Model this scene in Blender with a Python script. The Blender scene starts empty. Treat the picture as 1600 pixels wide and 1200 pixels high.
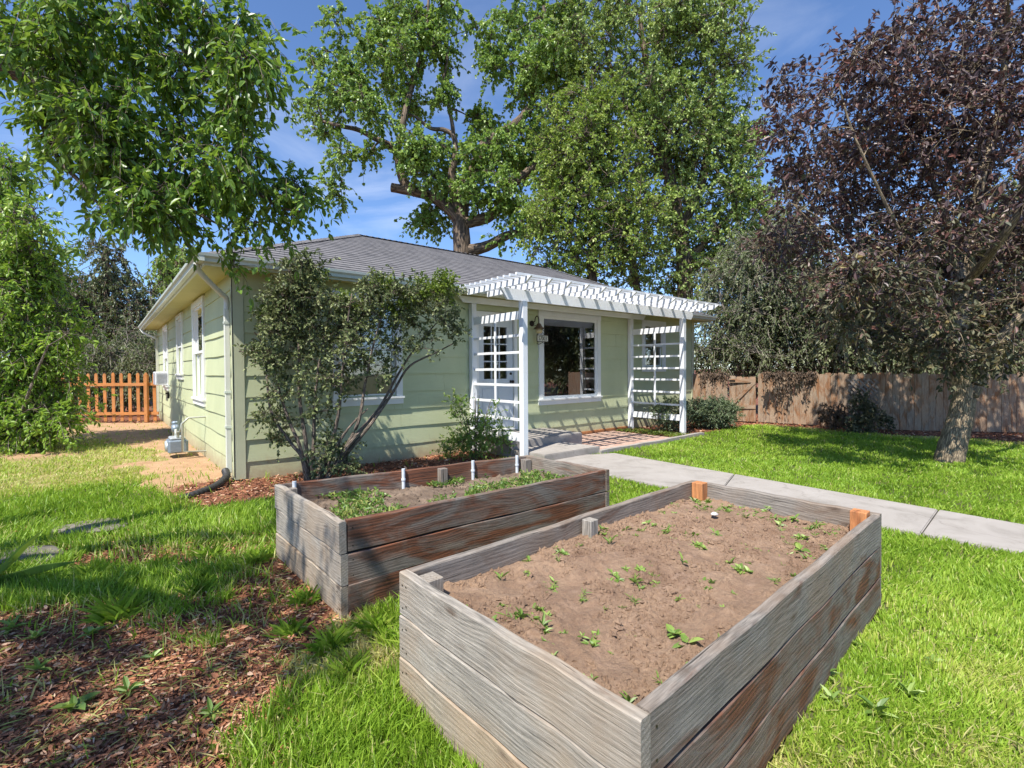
import bpy, bmesh, math, random
import numpy as np
from mathutils import Matrix, Vector, Euler
random.seed(7)
RNG = np.random.default_rng(11)
rad = math.radians
scene = bpy.context.scene
COL = scene.collection

# ------------------------------------------------------------------ camera
FPX = 768.0
PITCH, ROLL, SHIFT = 1.0, -0.4, -9.6/1600
cam_d = bpy.data.cameras.new('camera')
cam = bpy.data.objects.new('camera', cam_d); COL.objects.link(cam)
CAMZ = 1.5
CAM_R = (Matrix.Rotation(rad(90-PITCH), 3, 'X') @ Matrix.Rotation(rad(ROLL), 3, 'Z'))
cam.matrix_world = Matrix.Translation((0, 0, CAMZ)) @ CAM_R.to_4x4()
cam_d.lens = 36*FPX/1600; cam_d.sensor_width = 36; cam_d.shift_y = SHIFT
cam_d.clip_start = 0.05; cam_d.clip_end = 2000
scene.camera = cam

HANG = 39.7                                   # heading of the house front
CORNER = Vector((-3.77, 6.70, 0))
EF = Vector((math.cos(rad(HANG)), math.sin(rad(HANG)), 0))
ES = Vector((-math.sin(rad(HANG)), math.cos(rad(HANG)), 0))
SUN_L = (-0.60, -0.234, 1.0)
SUN = (EF*SUN_L[0] + ES*SUN_L[1] + Vector((0, 0, 1))).normalized()

# ------------------------------------------------------------------ sky, sun
world = bpy.data.worlds.new('World'); scene.world = world; world.use_nodes = True
nt = world.node_tree; nt.nodes.clear()
out = nt.nodes.new('ShaderNodeOutputWorld'); bg = nt.nodes.new('ShaderNodeBackground')
sky = nt.nodes.new('ShaderNodeTexSky'); sky.sky_type = 'NISHITA'; sky.sun_disc = False
sky.sun_elevation = math.asin(SUN.z); sky.sun_rotation = math.atan2(SUN.x, SUN.y)
sky.altitude = 1600; sky.air_density = 1.0; sky.dust_density = 0.3; sky.ozone_density = 3.0
tc = nt.nodes.new('ShaderNodeTexCoord'); mp = nt.nodes.new('ShaderNodeMapping')
mp.inputs['Scale'].default_value = (1.3, 1.3, 5.5); mp.inputs['Rotation'].default_value = (0.15, 0.2, 0.4)
ns = nt.nodes.new('ShaderNodeTexNoise'); ns.inputs['Scale'].default_value = 1.6; ns.inputs['Detail'].default_value = 7
ns.inputs['Roughness'].default_value = 0.58; ns.inputs['Distortion'].default_value = 0.6
cr = nt.nodes.new('ShaderNodeValToRGB'); cr.color_ramp.elements[0].position = 0.53; cr.color_ramp.elements[1].position = 0.95
sp = nt.nodes.new('ShaderNodeSeparateXYZ'); mr = nt.nodes.new('ShaderNodeMapRange')
mr.inputs['From Min'].default_value = 0.02; mr.inputs['From Max'].default_value = 0.60
mr.inputs['To Min'].default_value = 1.0; mr.inputs['To Max'].default_value = 0.22
mul = nt.nodes.new('ShaderNodeMath'); mul.operation = 'MULTIPLY'
mx = nt.nodes.new('ShaderNodeMix'); mx.data_type = 'RGBA'; mx.inputs['B'].default_value = (7.5, 8.0, 9.0, 1)
tint = nt.nodes.new('ShaderNodeMix'); tint.data_type = 'RGBA'; tint.blend_type = 'MULTIPLY'
tint.inputs['Factor'].default_value = 1.0; tint.inputs['B'].default_value = (1.10, 1.24, 1.42, 1)
L = nt.links.new
L(tc.outputs['Generated'], mp.inputs['Vector']); L(mp.outputs[0], ns.inputs['Vector']); L(ns.outputs['Fac'], cr.inputs['Fac'])
L(tc.outputs['Generated'], sp.inputs[0]); L(sp.outputs['Z'], mr.inputs['Value'])
L(cr.outputs['Color'], mul.inputs[0]); L(mr.outputs[0], mul.inputs[1]); L(mul.outputs[0], mx.inputs['Factor'])
L(sky.outputs[0], tint.inputs['A']); L(tint.outputs['Result'], mx.inputs['A']); L(mx.outputs['Result'], bg.inputs['Color'])
bg.inputs['Strength'].default_value = 0.10
L(bg.outputs[0], out.inputs[0])

sun_d = bpy.data.lights.new('sun', 'SUN'); sun_d.energy = 5.0; sun_d.angle = rad(0.53); sun_d.color = (1.0, 0.955, 0.87)
sun = bpy.data.objects.new('sun', sun_d); COL.objects.link(sun)
sun.rotation_euler = SUN.to_track_quat('Z', 'Y').to_euler()

scene.view_settings.view_transform = 'Standard'; scene.view_settings.look = 'None'
scene.view_settings.exposure = 0.68; scene.view_settings.gamma = 1.0
scene.render.engine = 'CYCLES'
scene.cycles.max_bounces = 8; scene.cycles.diffuse_bounces = 3; scene.cycles.transparent_max_bounces = 16
scene.cycles.use_denoising = True

# ------------------------------------------------------------------ pixel helpers (photo pixels, 1600x1200)
def ray(px, py):
    x = (px-800)/FPX; y = -(py-600)/FPX + SHIFT*1600/FPX
    return CAM_R @ Vector((x, y, -1))
def G(px, py, z=0.0):
    d = ray(px, py); k = (z-CAMZ)/d.z
    return Vector((d.x*k, d.y*k, z))
def PD(px, py, Y):
    d = ray(px, py); k = Y/d.y
    return Vector((d.x*k, Y, CAMZ+d.z*k))
def W(u, o, z=0.0):                 # along the house front, outwards from it, height
    p = CORNER + EF*u - ES*o; return Vector((p.x, p.y, z))

# ------------------------------------------------------------------ materials
MATS = {}
class NT:
    def __init__(s, name):
        s.m = bpy.data.materials.new(name); s.m.use_nodes = True; s.t = s.m.node_tree
        s.b = s.t.nodes['Principled BSDF']; s.o = s.t.nodes['Material Output']; MATS[name] = s.m
    def n(s, typ, **kw):
        nd = s.t.nodes.new('ShaderNode'+typ)
        for k, v in kw.items():
            if hasattr(nd, k): setattr(nd, k, v)
            else: nd.inputs[k].default_value = v
        return nd
    def l(s, a, b): s.t.links.new(a, b)
    def noise(s, vec, scale, detail=4, rough=0.55, dist=0.0):
        nd = s.n('TexNoise'); nd.inputs['Scale'].default_value = scale; nd.inputs['Detail'].default_value = detail
        nd.inputs['Roughness'].default_value = rough; nd.inputs['Distortion'].default_value = dist
        if vec is not None: s.l(vec, nd.inputs['Vector'])
        return nd.outputs['Fac']
    def ramp(s, fac, stops):
        nd = s.n('ValToRGB'); e = nd.color_ramp.elements
        while len(e) < len(stops): e.new(0.5)
        for i, (p, c) in enumerate(stops):
            e[i].position = p; e[i].color = (c, c, c, 1) if isinstance(c, (int, float)) else (*c, 1)
        s.l(fac, nd.inputs['Fac']); return nd.outputs['Color']
    def mix(s, fac, a, b, mode='MIX'):
        nd = s.n('Mix', data_type='RGBA', blend_type=mode)
        if isinstance(fac, (int, float)): nd.inputs['Factor'].default_value = fac
        else: s.l(fac, nd.inputs['Factor'])
        for k, v in (('A', a), ('B', b)):
            if isinstance(v, tuple): nd.inputs[k].default_value = (*v, 1)
            else: s.l(v, nd.inputs[k])
        return nd.outputs['Result']
    def math(s, op, a, b=0.0):
        nd = s.n('Math', operation=op)
        for i, v in enumerate((a, b)):
            if isinstance(v, (int, float)): nd.inputs[i].default_value = v
            else: s.l(v, nd.inputs[i])
        return nd.outputs[0]
    def attr(s, name): return s.n('Attribute', attribute_name=name)
    def mapv(s, vec, sc):
        nd = s.n('Mapping'); nd.inputs['Scale'].default_value = sc; s.l(vec, nd.inputs['Vector']); return nd.outputs[0]
    def bump(s, h, strength=0.5, dist=0.01):
        nd = s.n('Bump'); nd.inputs['Strength'].default_value = strength; nd.inputs['Distance'].default_value = dist
        s.l(h, nd.inputs['Height']); s.l(nd.outputs[0], s.b.inputs['Normal'])
    def col(s, c):
        if isinstance(c, tuple): s.b.inputs['Base Color'].default_value = (*c, 1)
        else: s.l(c, s.b.inputs['Base Color'])
    def rough(s, r): s.b.inputs['Roughness'].default_value = r

def paint(name, c, rough=0.6, dirt=0.25, grain=True, peel=0.0):
    k = NT(name); g = k.attr('gc').outputs['Vector']
    n1 = k.noise(g, 2.2, 5, 0.6); n2 = k.noise(k.mapv(g, (3, 30, 30)), 3.0, 4, 0.6)
    d = tuple(v*(1-dirt) for v in c)
    cc = k.mix(k.ramp(n1, [(0.38, 0.0), (0.72, 1.0)]), c, d)
    cc = k.mix(k.math('MULTIPLY', n2, 0.22), cc, tuple(v*0.75 for v in c))
    if peel:
        pm = k.ramp(k.noise(k.mapv(g, (6, 14, 14)), 2.0, 8, 0.7), [(0.66, 0.0), (0.70, peel)])
        cc = k.mix(pm, cc, (0.30, 0.27, 0.22))
    k.col(cc); k.rough(rough); k.bump(n2, 0.35 if grain else 0.1, 0.004); return k.m

def wood(name, grey, tan, stain, stain_amt=0.35, gloss=0.75, knots=True, gscale=1.0):
    """weathered sawn timber; 'gc' runs x along the grain"""
    k = NT(name); a = k.attr('gc').outputs['Vector']; r = k.attr('rnd').outputs['Fac']
    off = k.n('CombineXYZ'); k.l(k.math('MULTIPLY', r, 17.3), off.inputs[0]); k.l(k.math('MULTIPLY', r, 5.1), off.inputs[1])
    k.l(k.math('MULTIPLY', r, 9.7), off.inputs[2])
    ad = k.n('VectorMath', operation='ADD'); k.l(a, ad.inputs[0]); k.l(off.outputs[0], ad.inputs[1]); g = ad.outputs[0]
    # knots warp the grain
    vo = k.n('TexVoronoi'); vo.feature = 'F1'; vo.inputs['Scale'].default_value = 1.0
    k.l(k.mapv(g, (2.3*gscale, 6.0*gscale, 1.0)), vo.inputs['Vector']); vd = vo.outputs['Distance']
    kn = k.ramp(k.math('ADD', vd, k.math('MULTIPLY', k.math('SUBTRACT', k.noise(g, 60, 3, .6), .5), .06)), [(0.04, 1.0), (0.13, 0.0)])
    warp = k.ramp(vd, [(0.0, 1.0), (0.55, 0.0)])
    wn = k.noise(k.mapv(g, (0.8, 5, 5)), 1.5*gscale, 3, 0.5, 0.1)
    gx = k.n('SeparateXYZ'); k.l(g, gx.inputs[0])
    ph = k.math('ADD', k.math('MULTIPLY', gx.outputs[1], 330*gscale), k.math('ADD', k.math('MULTIPLY', wn, 15.0), k.math('MULTIPLY', warp, 12.0)))
    ph = k.math('ADD', ph, k.math('MULTIPLY', gx.outputs[2], 150*gscale))
    ring = k.math('SINE', ph)
    fib = k.noise(k.mapv(g, (7*gscale, 150*gscale, 150*gscale)), 1.6, 5, 0.7)
    fib2 = k.noise(k.mapv(g, (2.2*gscale, 40*gscale, 40*gscale)), 1.6, 5, 0.65)
    blot = k.noise(g, 4.0, 5, 0.65, 0.5)
    h = k.math('ADD', k.math('MULTIPLY', ring, 0.065), k.math('MULTIPLY', fib, 0.75))
    h = k.math('ADD', h, k.math('MULTIPLY', fib2, 0.55)); h = k.math('ADD', h, k.math('MULTIPLY', blot, 0.35))
    tone = k.ramp(h, [(0.55, tuple(v*0.38 for v in grey)), (0.80, tuple(v*.85 for v in grey)), (1.0, tuple(min(1, v*1.30) for v in grey))])
    c = k.mix(k.ramp(k.noise(g, 1.3, 5, 0.6, 0.8), [(0.45, 0.0), (0.62, 0.85)]), tone, k.mix(0.55, tone, tan))
    sm = k.noise(k.mapv(g, (1.1, 3.4, 3.4)), 1.5, 6, 0.62, 1.2)
    st = k.mix(k.ramp(k.math('ADD', fib2, k.math('MULTIPLY', ring, 0.08)), [(0.35, 0.0), (0.65, 1.0)]), tuple(v*0.28 for v in stain), stain)
    c = k.mix(k.ramp(sm, [(1-stain_amt-0.12, 0.0), (1-stain_amt+0.05, 0.9)]), c, st)
    cracks = k.ramp(k.noise(k.mapv(g, (2.0, 75, 75)), 1.2, 4, 0.6, 0.5), [(0.30, 1.0), (0.36, 0.0)])
    c = k.mix(k.math('MULTIPLY', cracks, 0.8), c, (0.02, 0.017, 0.013))
    if knots: c = k.mix(k.math('MULTIPLY', kn, 0.75), c, (0.09, 0.055, 0.035))
    k.col(c); k.rough(gloss)
    hh = k.math('SUBTRACT', h, k.math('MULTIPLY', cracks, 1.2)); k.bump(hh, 0.7, 0.006); return k.m

def leafmat(name, cols, trans=0.35, rough=0.45, spec=0.5):
    k = NT(name); r = k.attr('rnd').outputs['Fac']
    n = len(cols); c = k.ramp(r, [(i/(n-1), cc) for i, cc in enumerate(cols)])
    k.col(c); k.rough(rough); k.b.inputs['Specular IOR Level'].default_value = spec
    tr = k.n('BsdfTranslucent'); hs = k.mix(0.5, c, (0.30, 0.42, 0.03), 'MIX') if trans > 0.2 else c
    k.l(hs, tr.inputs['Color']); ms = k.n('MixShader'); ms.inputs[0].default_value = trans
    k.l(k.b.outputs[0], ms.inputs[1]); k.l(tr.outputs[0], ms.inputs[2]); k.l(ms.outputs[0], k.o.inputs['Surface']); return k.m

def plain(name, c, rough=0.5, metal=0.0, var=0.15, scale=20.0):
    k = NT(name); tcn = k.n('TexCoord'); n1 = k.noise(tcn.outputs['Object'], scale, 4, 0.6)
    k.col(k.mix(n1, tuple(v*(1+var) for v in c), tuple(v*(1-var*2) for v in c))); k.rough(rough)
    k.b.inputs['Metallic'].default_value = metal; k.bump(n1, 0.15, 0.003); return k.m

def bark(name, c1, c2, vs=9.0):
    k = NT(name); g = k.attr('gc').outputs['Vector']
    n = k.noise(k.mapv(g, (2.2, 1, 1)), vs, 6, 0.68, 0.9)
    vo = k.n('TexVoronoi'); vo.feature = 'DISTANCE_TO_EDGE'; vo.inputs['Scale'].default_value = vs*1.2
    wv = k.n('TexNoise'); wv.inputs['Scale'].default_value = vs*.8; k.l(g, wv.inputs['Vector']); av = k.n('VectorMath', operation='MULTIPLY_ADD'); k.l(wv.outputs['Color'], av.inputs[0]); av.inputs[1].default_value = (.25/vs*4, .12/vs*4, .12/vs*4); k.l(g, av.inputs[2]); k.l(k.mapv(av.outputs[0], (0.28, 2.2, 2.2)), vo.inputs['Vector'])
    rg = k.ramp(vo.outputs['Distance'], [(0.0, 0.0), (0.22, 1.0)])
    c = k.mix(rg, tuple(v*0.4 for v in c2), k.mix(n, c1, c2)); k.col(c); k.rough(0.9)
    k.bump(k.math('ADD', n, rg), 0.75, 0.012); return k.m

M_SIDE = paint('siding_paint', (0.495, 0.545, 0.33), 0.62, 0.14, True, 0.0)
def siding_mat():
    k = NT('lap_siding_paint'); g = k.attr('gc').outputs['Vector']; r = k.attr('rnd').outputs['Fac']; sp_ = k.n('SeparateXYZ'); k.l(g, sp_.inputs[0])
    n1 = k.noise(g, 1.6, 5, 0.6); n2 = k.noise(k.mapv(g, (3, 40, 30)), 3.0, 4, 0.6); n3 = k.noise(k.mapv(g, (9, 2.5, 1)), 1.5, 5, .65)
    c = k.mix(k.ramp(n1, [(0.35, 0.0), (0.70, 1.0)]), (0.555, 0.585, 0.355), (0.485, 0.52, 0.31)); c = k.mix(k.math('MULTIPLY', r, .18), c, (0.42, 0.47, 0.30))
    c = k.mix(k.math('MULTIPLY', n2, .20), c, (0.33, 0.38, 0.24)); c = k.mix(k.ramp(n3, [(0.58, 0.0), (0.78, .30)]), c, (0.30, 0.30, 0.21))
    s_ = k.math('ADD', sp_.outputs[1], k.math('MULTIPLY', k.math('SUBTRACT', k.noise(g, 7, 6, .7), .5), .5)); c = k.mix(k.ramp(s_, [(0.0, .75), (0.30, 0.0)]), c, (0.33, 0.24, 0.15))
    k.col(c); k.rough(0.62); k.bump(n2, 0.4, 0.004); return k.m
M_LAP = siding_mat()
M_TRIM = paint('white_trim_paint', (0.80, 0.81, 0.80), 0.45, 0.10, True, 0.0)
M_PERG = paint('pergola_white_paint', (0.84, 0.85, 0.87), 0.5, 0.10, True, 0.35)
M_GUT = paint('gutter_metal_paint', (0.62, 0.66, 0.58), 0.35, 0.10, False)
M_SOFF = paint('soffit_bounce_paint', (0.60, 0.57, 0.24), 0.6, 0.12, False)  # yellow of the warm ground bounce is mixed into the soffit colour
M_DOOR = paint('door_paint', (0.62, 0.66, 0.70), 0.5, 0.08, False)
M_BED = wood('weathered_plank_wood', (0.245, 0.215, 0.185), (0.23, 0.145, 0.085), (0.17, 0.060, 0.024), 0.34)
M_BED2 = wood('pale_plank_wood', (0.33, 0.295, 0.25), (0.33, 0.235, 0.15), (0.24, 0.12, 0.055), 0.24)  # paler wood for upper left-end planks and two stakes
M_STAIN = wood('wet_stained_plank_wood', (0.185, 0.155, 0.13), (0.17, 0.095, 0.055), (0.20, 0.062, 0.022), 0.45)
M_TANP = wood('tan_plank_wood', (0.33, 0.28, 0.22), (0.38, 0.25, 0.14), (0.26, 0.12, 0.045), 0.34)
M_CEDAR = wood('fresh_cedar_wood', (0.52, 0.21, 0.075), (0.50, 0.24, 0.10), (0.40, 0.12, 0.04), 0.4, 0.7, False)
M_PICK = wood('stained_picket_wood', (0.52, 0.20, 0.050), (0.48, 0.22, 0.08), (0.38, 0.12, 0.03), 0.3, 0.6, False)
M_FENCE = wood('old_fence_wood', (0.33, 0.25, 0.18), (0.38, 0.215, 0.115), (0.36, 0.16, 0.065), 0.42, 0.85, False, 1.6)

def mk_shingles():
    k = NT('roof_shingles'); g = k.attr('gc').outputs['Vector']; br = k.n('TexBrick')
    br.inputs['Scale'].default_value = 1.0; br.inputs['Brick Width'].default_value = 0.30; br.inputs['Row Height'].default_value = 0.145
    br.inputs['Mortar Size'].default_value = 0.004; br.inputs['Color1'].default_value = (0.12, 0.115, 0.12, 1)
    br.inputs['Color2'].default_value = (0.21, 0.20, 0.20, 1); br.inputs['Mortar'].default_value = (0.03, 0.03, 0.03, 1)
    br.offset_frequency = 2; br.offset = 0.43
    k.l(g, br.inputs['Vector'])
    n = k.noise(g, 160, 3, 0.7); n2 = k.noise(k.mapv(g, (3.3, 0.5, 1)), 2.0, 4, 0.6)
    c = k.mix(k.ramp(n2, [(0.35, 0.0), (0.65, 0.6)]), br.outputs['Color'], (0.24, 0.225, 0.225))
    c = k.mix(k.math('MULTIPLY', n, 0.5), c, (0.09, 0.085, 0.09)); k.col(c); k.rough(0.92); k.bump(n, 0.5, 0.004); return k.m
M_ROOF = mk_shingles()

def mk_glass(name='window_glass'):
    k = NT(name); k.t.nodes.remove(k.b)
    gl = k.n('BsdfGlossy'); gl.inputs['Roughness'].default_value = 0.015; gl.inputs['Color'].default_value = (1, 1, 1, 1)
    tr = k.n('BsdfTransparent'); tr.inputs['Color'].default_value = (0.62, 0.66, 0.66, 1)
    fr = k.n('Fresnel'); fr.inputs['IOR'].default_value = 1.9
    f = k.math('ADD', k.math('MULTIPLY', fr.outputs[0], 1.0), 0.12)
    ms = k.n('MixShader'); k.l(f, ms.inputs[0]); k.l(tr.outputs[0], ms.inputs[1]); k.l(gl.outputs[0], ms.inputs[2])
    k.l(ms.outputs[0], k.o.inputs['Surface']); return k.m
M_GLASS = mk_glass()

def mk_soil():
    k = NT('garden_soil'); t = k.n('TexCoord').outputs['Object']
    n = k.noise(t, 5, 6, 0.6); n2 = k.noise(t, 60, 5, 0.7); n3 = k.noise(t, 14, 4, 0.6)
    c = k.ramp(n, [(0.3, (0.26, 0.16, 0.10)), (0.7, (0.45, 0.30, 0.195))])
    c = k.mix(k.ramp(n2, [(0.4, 0.0), (0.7, 0.55)]), c, (0.20, 0.115, 0.075))
    c = k.mix(k.ramp(n3, [(0.55, 0.0), (0.75, 0.45)]), c, (0.50, 0.34, 0.25))
    k.col(c); k.rough(0.95); k.bump(k.math('ADD', k.noise(t, 150, 4, .8), k.math('ADD', n2, n3)), 1.0, 0.012); return k.m
M_SOIL = mk_soil()
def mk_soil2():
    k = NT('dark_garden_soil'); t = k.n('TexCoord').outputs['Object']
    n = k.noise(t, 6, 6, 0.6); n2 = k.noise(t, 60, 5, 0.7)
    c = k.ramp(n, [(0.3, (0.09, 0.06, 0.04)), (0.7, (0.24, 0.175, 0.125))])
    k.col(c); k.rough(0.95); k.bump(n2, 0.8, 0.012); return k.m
M_SOIL2 = mk_soil2()  # darker soil colour, used in the farther bed

def mk_ground():
    k = NT('ground_earth'); t = k.n('TexCoord').outputs['Object']
    mu = k.attr('mulch').outputs['Fac']; di = k.attr('dirt').outputs['Fac']; stw = k.attr('straw').outputs['Fac']
    n = k.noise(t, 3, 6, 0.6); n2 = k.noise(t, 45, 6, 0.7); n3 = k.noise(t, 120, 4, 0.7)
    grass = k.ramp(n, [(0.3, (0.05, 0.065, 0.018)), (0.7, (0.11, 0.105, 0.035))])
    grass = k.mix(k.ramp(n2, [(0.5, 0.0), (0.7, 0.5)]), grass, (0.16, 0.12, 0.06))
    dirt = k.ramp(n, [(0.25, (0.33, 0.19, 0.10)), (0.75, (0.50, 0.33, 0.19))])
    dirt = k.mix(k.ramp(n2, [(0.45, 0.0), (0.75, 0.6)]), dirt, (0.30, 0.155, 0.07))
    mul = k.ramp(n2, [(0.3, (0.05, 0.018, 0.010)), (0.55, (0.22, 0.075, 0.035)), (0.8, (0.42, 0.19, 0.10))])
    straw = k.ramp(n2, [(0.3, (0.15, 0.12, 0.04)), (0.7, (0.44, 0.36, 0.13))])
    def edge(a): return k.ramp(k.math('ADD', a, k.math('MULTIPLY', k.math('SUBTRACT', n2, 0.5), 0.7)), [(0.38, 0.0), (0.60, 1.0)])
    c = k.mix(edge(stw), grass, straw); c = k.mix(edge(di), c, dirt); c = k.mix(edge(mu), c, mul)
    k.col(c); k.rough(0.95); k.bump(k.math('ADD', n2, n3), 0.6, 0.015); return k.m
M_GROUND = mk_ground()

def mk_concrete():
    k = NT('concrete'); t = k.n('TexCoord').outputs['Object']
    n = k.noise(t, 2.2, 6, 0.65, 0.6); n2 = k.noise(t, 90, 4, 0.7)
    c = k.ramp(n, [(0.28, (0.21, 0.19, 0.165)), (0.5, (0.33, 0.30, 0.27)), (0.8, (0.39, 0.36, 0.33))])
    c = k.mix(k.ramp(n2, [(0.45, 0.0), (0.8, 0.5)]), c, (0.34, 0.31, 0.28)); vo = k.n('TexVoronoi'); vo.feature = 'DISTANCE_TO_EDGE'; vo.inputs['Scale'].default_value = .55
    wv = k.n('TexNoise'); wv.inputs['Scale'].default_value = 3.0; wv.inputs['Detail'].default_value = 5; k.l(t, wv.inputs['Vector']); av = k.n('VectorMath', operation='MULTIPLY_ADD'); k.l(wv.outputs['Color'], av.inputs[0]); av.inputs[1].default_value = (.5, .5, .1); k.l(t, av.inputs[2]); k.l(av.outputs[0], vo.inputs['Vector'])
    c = k.mix(k.ramp(vo.outputs['Distance'], [(0.0, .32), (0.004, 0.0)]), c, (0.10, 0.085, 0.07)); c = k.mix(k.ramp(k.noise(t, 9, 5, .7), [(0.60, 0.0), (0.72, .45)]), c, (0.20, 0.17, 0.14))
    k.col(c); k.rough(0.9); k.bump(n2, 0.4, 0.004); return k.m
M_CONC = mk_concrete()
def mk_brick():
    k = NT('patio_brick'); t = k.attr('gc').outputs['Vector']; br = k.n('TexBrick')
    for a, v in (('Scale', 1.0), ('Brick Width', 0.21), ('Row Height', 0.105), ('Mortar Size', 0.005)): br.inputs[a].default_value = v
    br.inputs['Color1'].default_value = (0.42, 0.24, 0.18, 1); br.inputs['Color2'].default_value = (0.52, 0.36, 0.29, 1)
    br.inputs['Mortar'].default_value = (0.28, 0.22, 0.17, 1); k.l(t, br.inputs['Vector'])
    n = k.noise(t, 7, 5, 0.6); c = k.mix(k.ramp(n, [(0.4, 0.0), (0.7, 0.5)]), br.outputs['Color'], (0.45, 0.36, 0.29))
    k.col(c); k.rough(0.9); k.bump(br.outputs['Fac'], -0.5, 0.004); return k.m
M_BRICK = mk_brick()

M_BARK = bark('cottonwood_bark', (0.26, 0.19, 0.13), (0.12, 0.085, 0.06), 3.0)
M_BARK2 = bark('plum_tree_bark', (0.42, 0.33, 0.21), (0.26, 0.195, 0.13), 17.0)
M_TWIG = bark('shrub_bark', (0.32, 0.25, 0.20), (0.17, 0.13, 0.10), 20.0)
M_TWIGP = bark('pale_twig_bark', (0.40, 0.35, 0.29), (0.24, 0.20, 0.16), 14.0)
LM_COTTON = leafmat('cottonwood_leaf', [(0.108, 0.196, 0.041), (0.189, 0.317, 0.068), (0.311, 0.446, 0.108), (0.432, 0.567, 0.176)], 0.38, 0.4)
LM_ELM = leafmat('elm_leaf', [(0.112, 0.188, 0.037), (0.213, 0.312, 0.056), (0.375, 0.475, 0.100), (0.525, 0.575, 0.163)], 0.35, 0.45)
LM_WILL = leafmat('willow_leaf', [(0.130, 0.208, 0.058), (0.234, 0.338, 0.091), (0.403, 0.507, 0.156), (0.572, 0.637, 0.260)], 0.3, 0.45)
LM_PURP = leafmat('purple_leaf', [(0.022, 0.013, 0.016), (0.048, 0.029, 0.034), (0.095, 0.062, 0.060), (0.17, 0.065, 0.05), (0.25, 0.22, 0.18)], 0.12, 0.45, 0.5)  # grey last stop paints leaf highlights into the palette
LM_PGRN = leafmat('dark_green_leaf', [(0.035, 0.045, 0.025), (0.075, 0.085, 0.045), (0.16, 0.15, 0.085), (0.33, 0.24, 0.08)], 0.2, 0.55, 0.35)
LM_NEAR = leafmat('ash_leaf', [(0.061, 0.135, 0.020), (0.108, 0.223, 0.034), (0.203, 0.338, 0.054), (0.351, 0.459, 0.095)], 0.42, 0.38)
LM_LSHR = leafmat('elder_leaf', [(0.103, 0.207, 0.023), (0.184, 0.322, 0.040), (0.322, 0.483, 0.069), (0.506, 0.621, 0.138)], 0.42, 0.4)
LM_SHRUB = leafmat('lilac_leaf', [(0.046, 0.065, 0.029), (0.104, 0.137, 0.052), (0.221, 0.260, 0.104), (0.390, 0.403, 0.195)], 0.2, 0.5, 0.35)
LM_SHRUBY = leafmat('young_shrub_leaf', [(0.10, 0.16, 0.02), (0.17, 0.24, 0.04), (0.27, 0.33, 0.06)], 0.4, 0.4)
LM_ROSE = leafmat('rose_leaf', [(0.062, 0.138, 0.025), (0.138, 0.250, 0.050), (0.225, 0.350, 0.075), (0.375, 0.375, 0.125)], 0.35, 0.4)
LM_SAGE = leafmat('sage_leaf', [(0.10, 0.14, 0.075), (0.16, 0.21, 0.11), (0.24, 0.28, 0.17)], 0.25, 0.5)
LM_DEAD = leafmat('dry_vine_leaf', [(0.05, 0.035, 0.025), (0.13, 0.085, 0.055), (0.21, 0.14, 0.09)], 0.15, 0.7)
LM_BACK = leafmat('back_bush_leaf', [(0.054, 0.077, 0.036), (0.108, 0.135, 0.063), (0.198, 0.226, 0.108), (0.307, 0.316, 0.198)], 0.25, 0.45)
LM_GRASS = leafmat('grass_blade', [(0.15, 0.27, 0.025), (0.24, 0.40, 0.035), (0.36, 0.52, 0.06), (0.52, 0.58, 0.12), (0.62, 0.55, 0.26)], 0.4, 0.45, 0.35)
LM_WEED = leafmat('weed_leaf', [(0.12, 0.21, 0.045), (0.20, 0.32, 0.06), (0.34, 0.45, 0.11)], 0.35, 0.45)
def mk_chip():
    k = NT('bark_mulch'); r = k.attr('rnd').outputs['Fac']
    k.col(k.ramp(r, [(0.0, (0.08, 0.032, 0.018)), (0.4, (0.26, 0.10, 0.048)), (0.75, (0.44, 0.19, 0.09)), (1.0, (0.58, 0.40, 0.27))])); k.rough(0.85); return k.m
M_CHIP = mk_chip()

# ------------------------------------------------------------------ object helpers
def tag(o, label=None, cat=None, group=None, kind=None):
    if label: o['label'] = label
    if cat: o['category'] = cat
    if group: o['group'] = group
    if kind: o['kind'] = kind
    return o
def empty(name, loc=(0, 0, 0), rz=0.0, label=None, cat=None, group=None):
    o = bpy.data.objects.new(name, None); COL.objects.link(o); o.location = loc; o.rotation_euler = (0, 0, rz)
    o.empty_display_size = 0.2
    return tag(o, label, cat, group)

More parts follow.
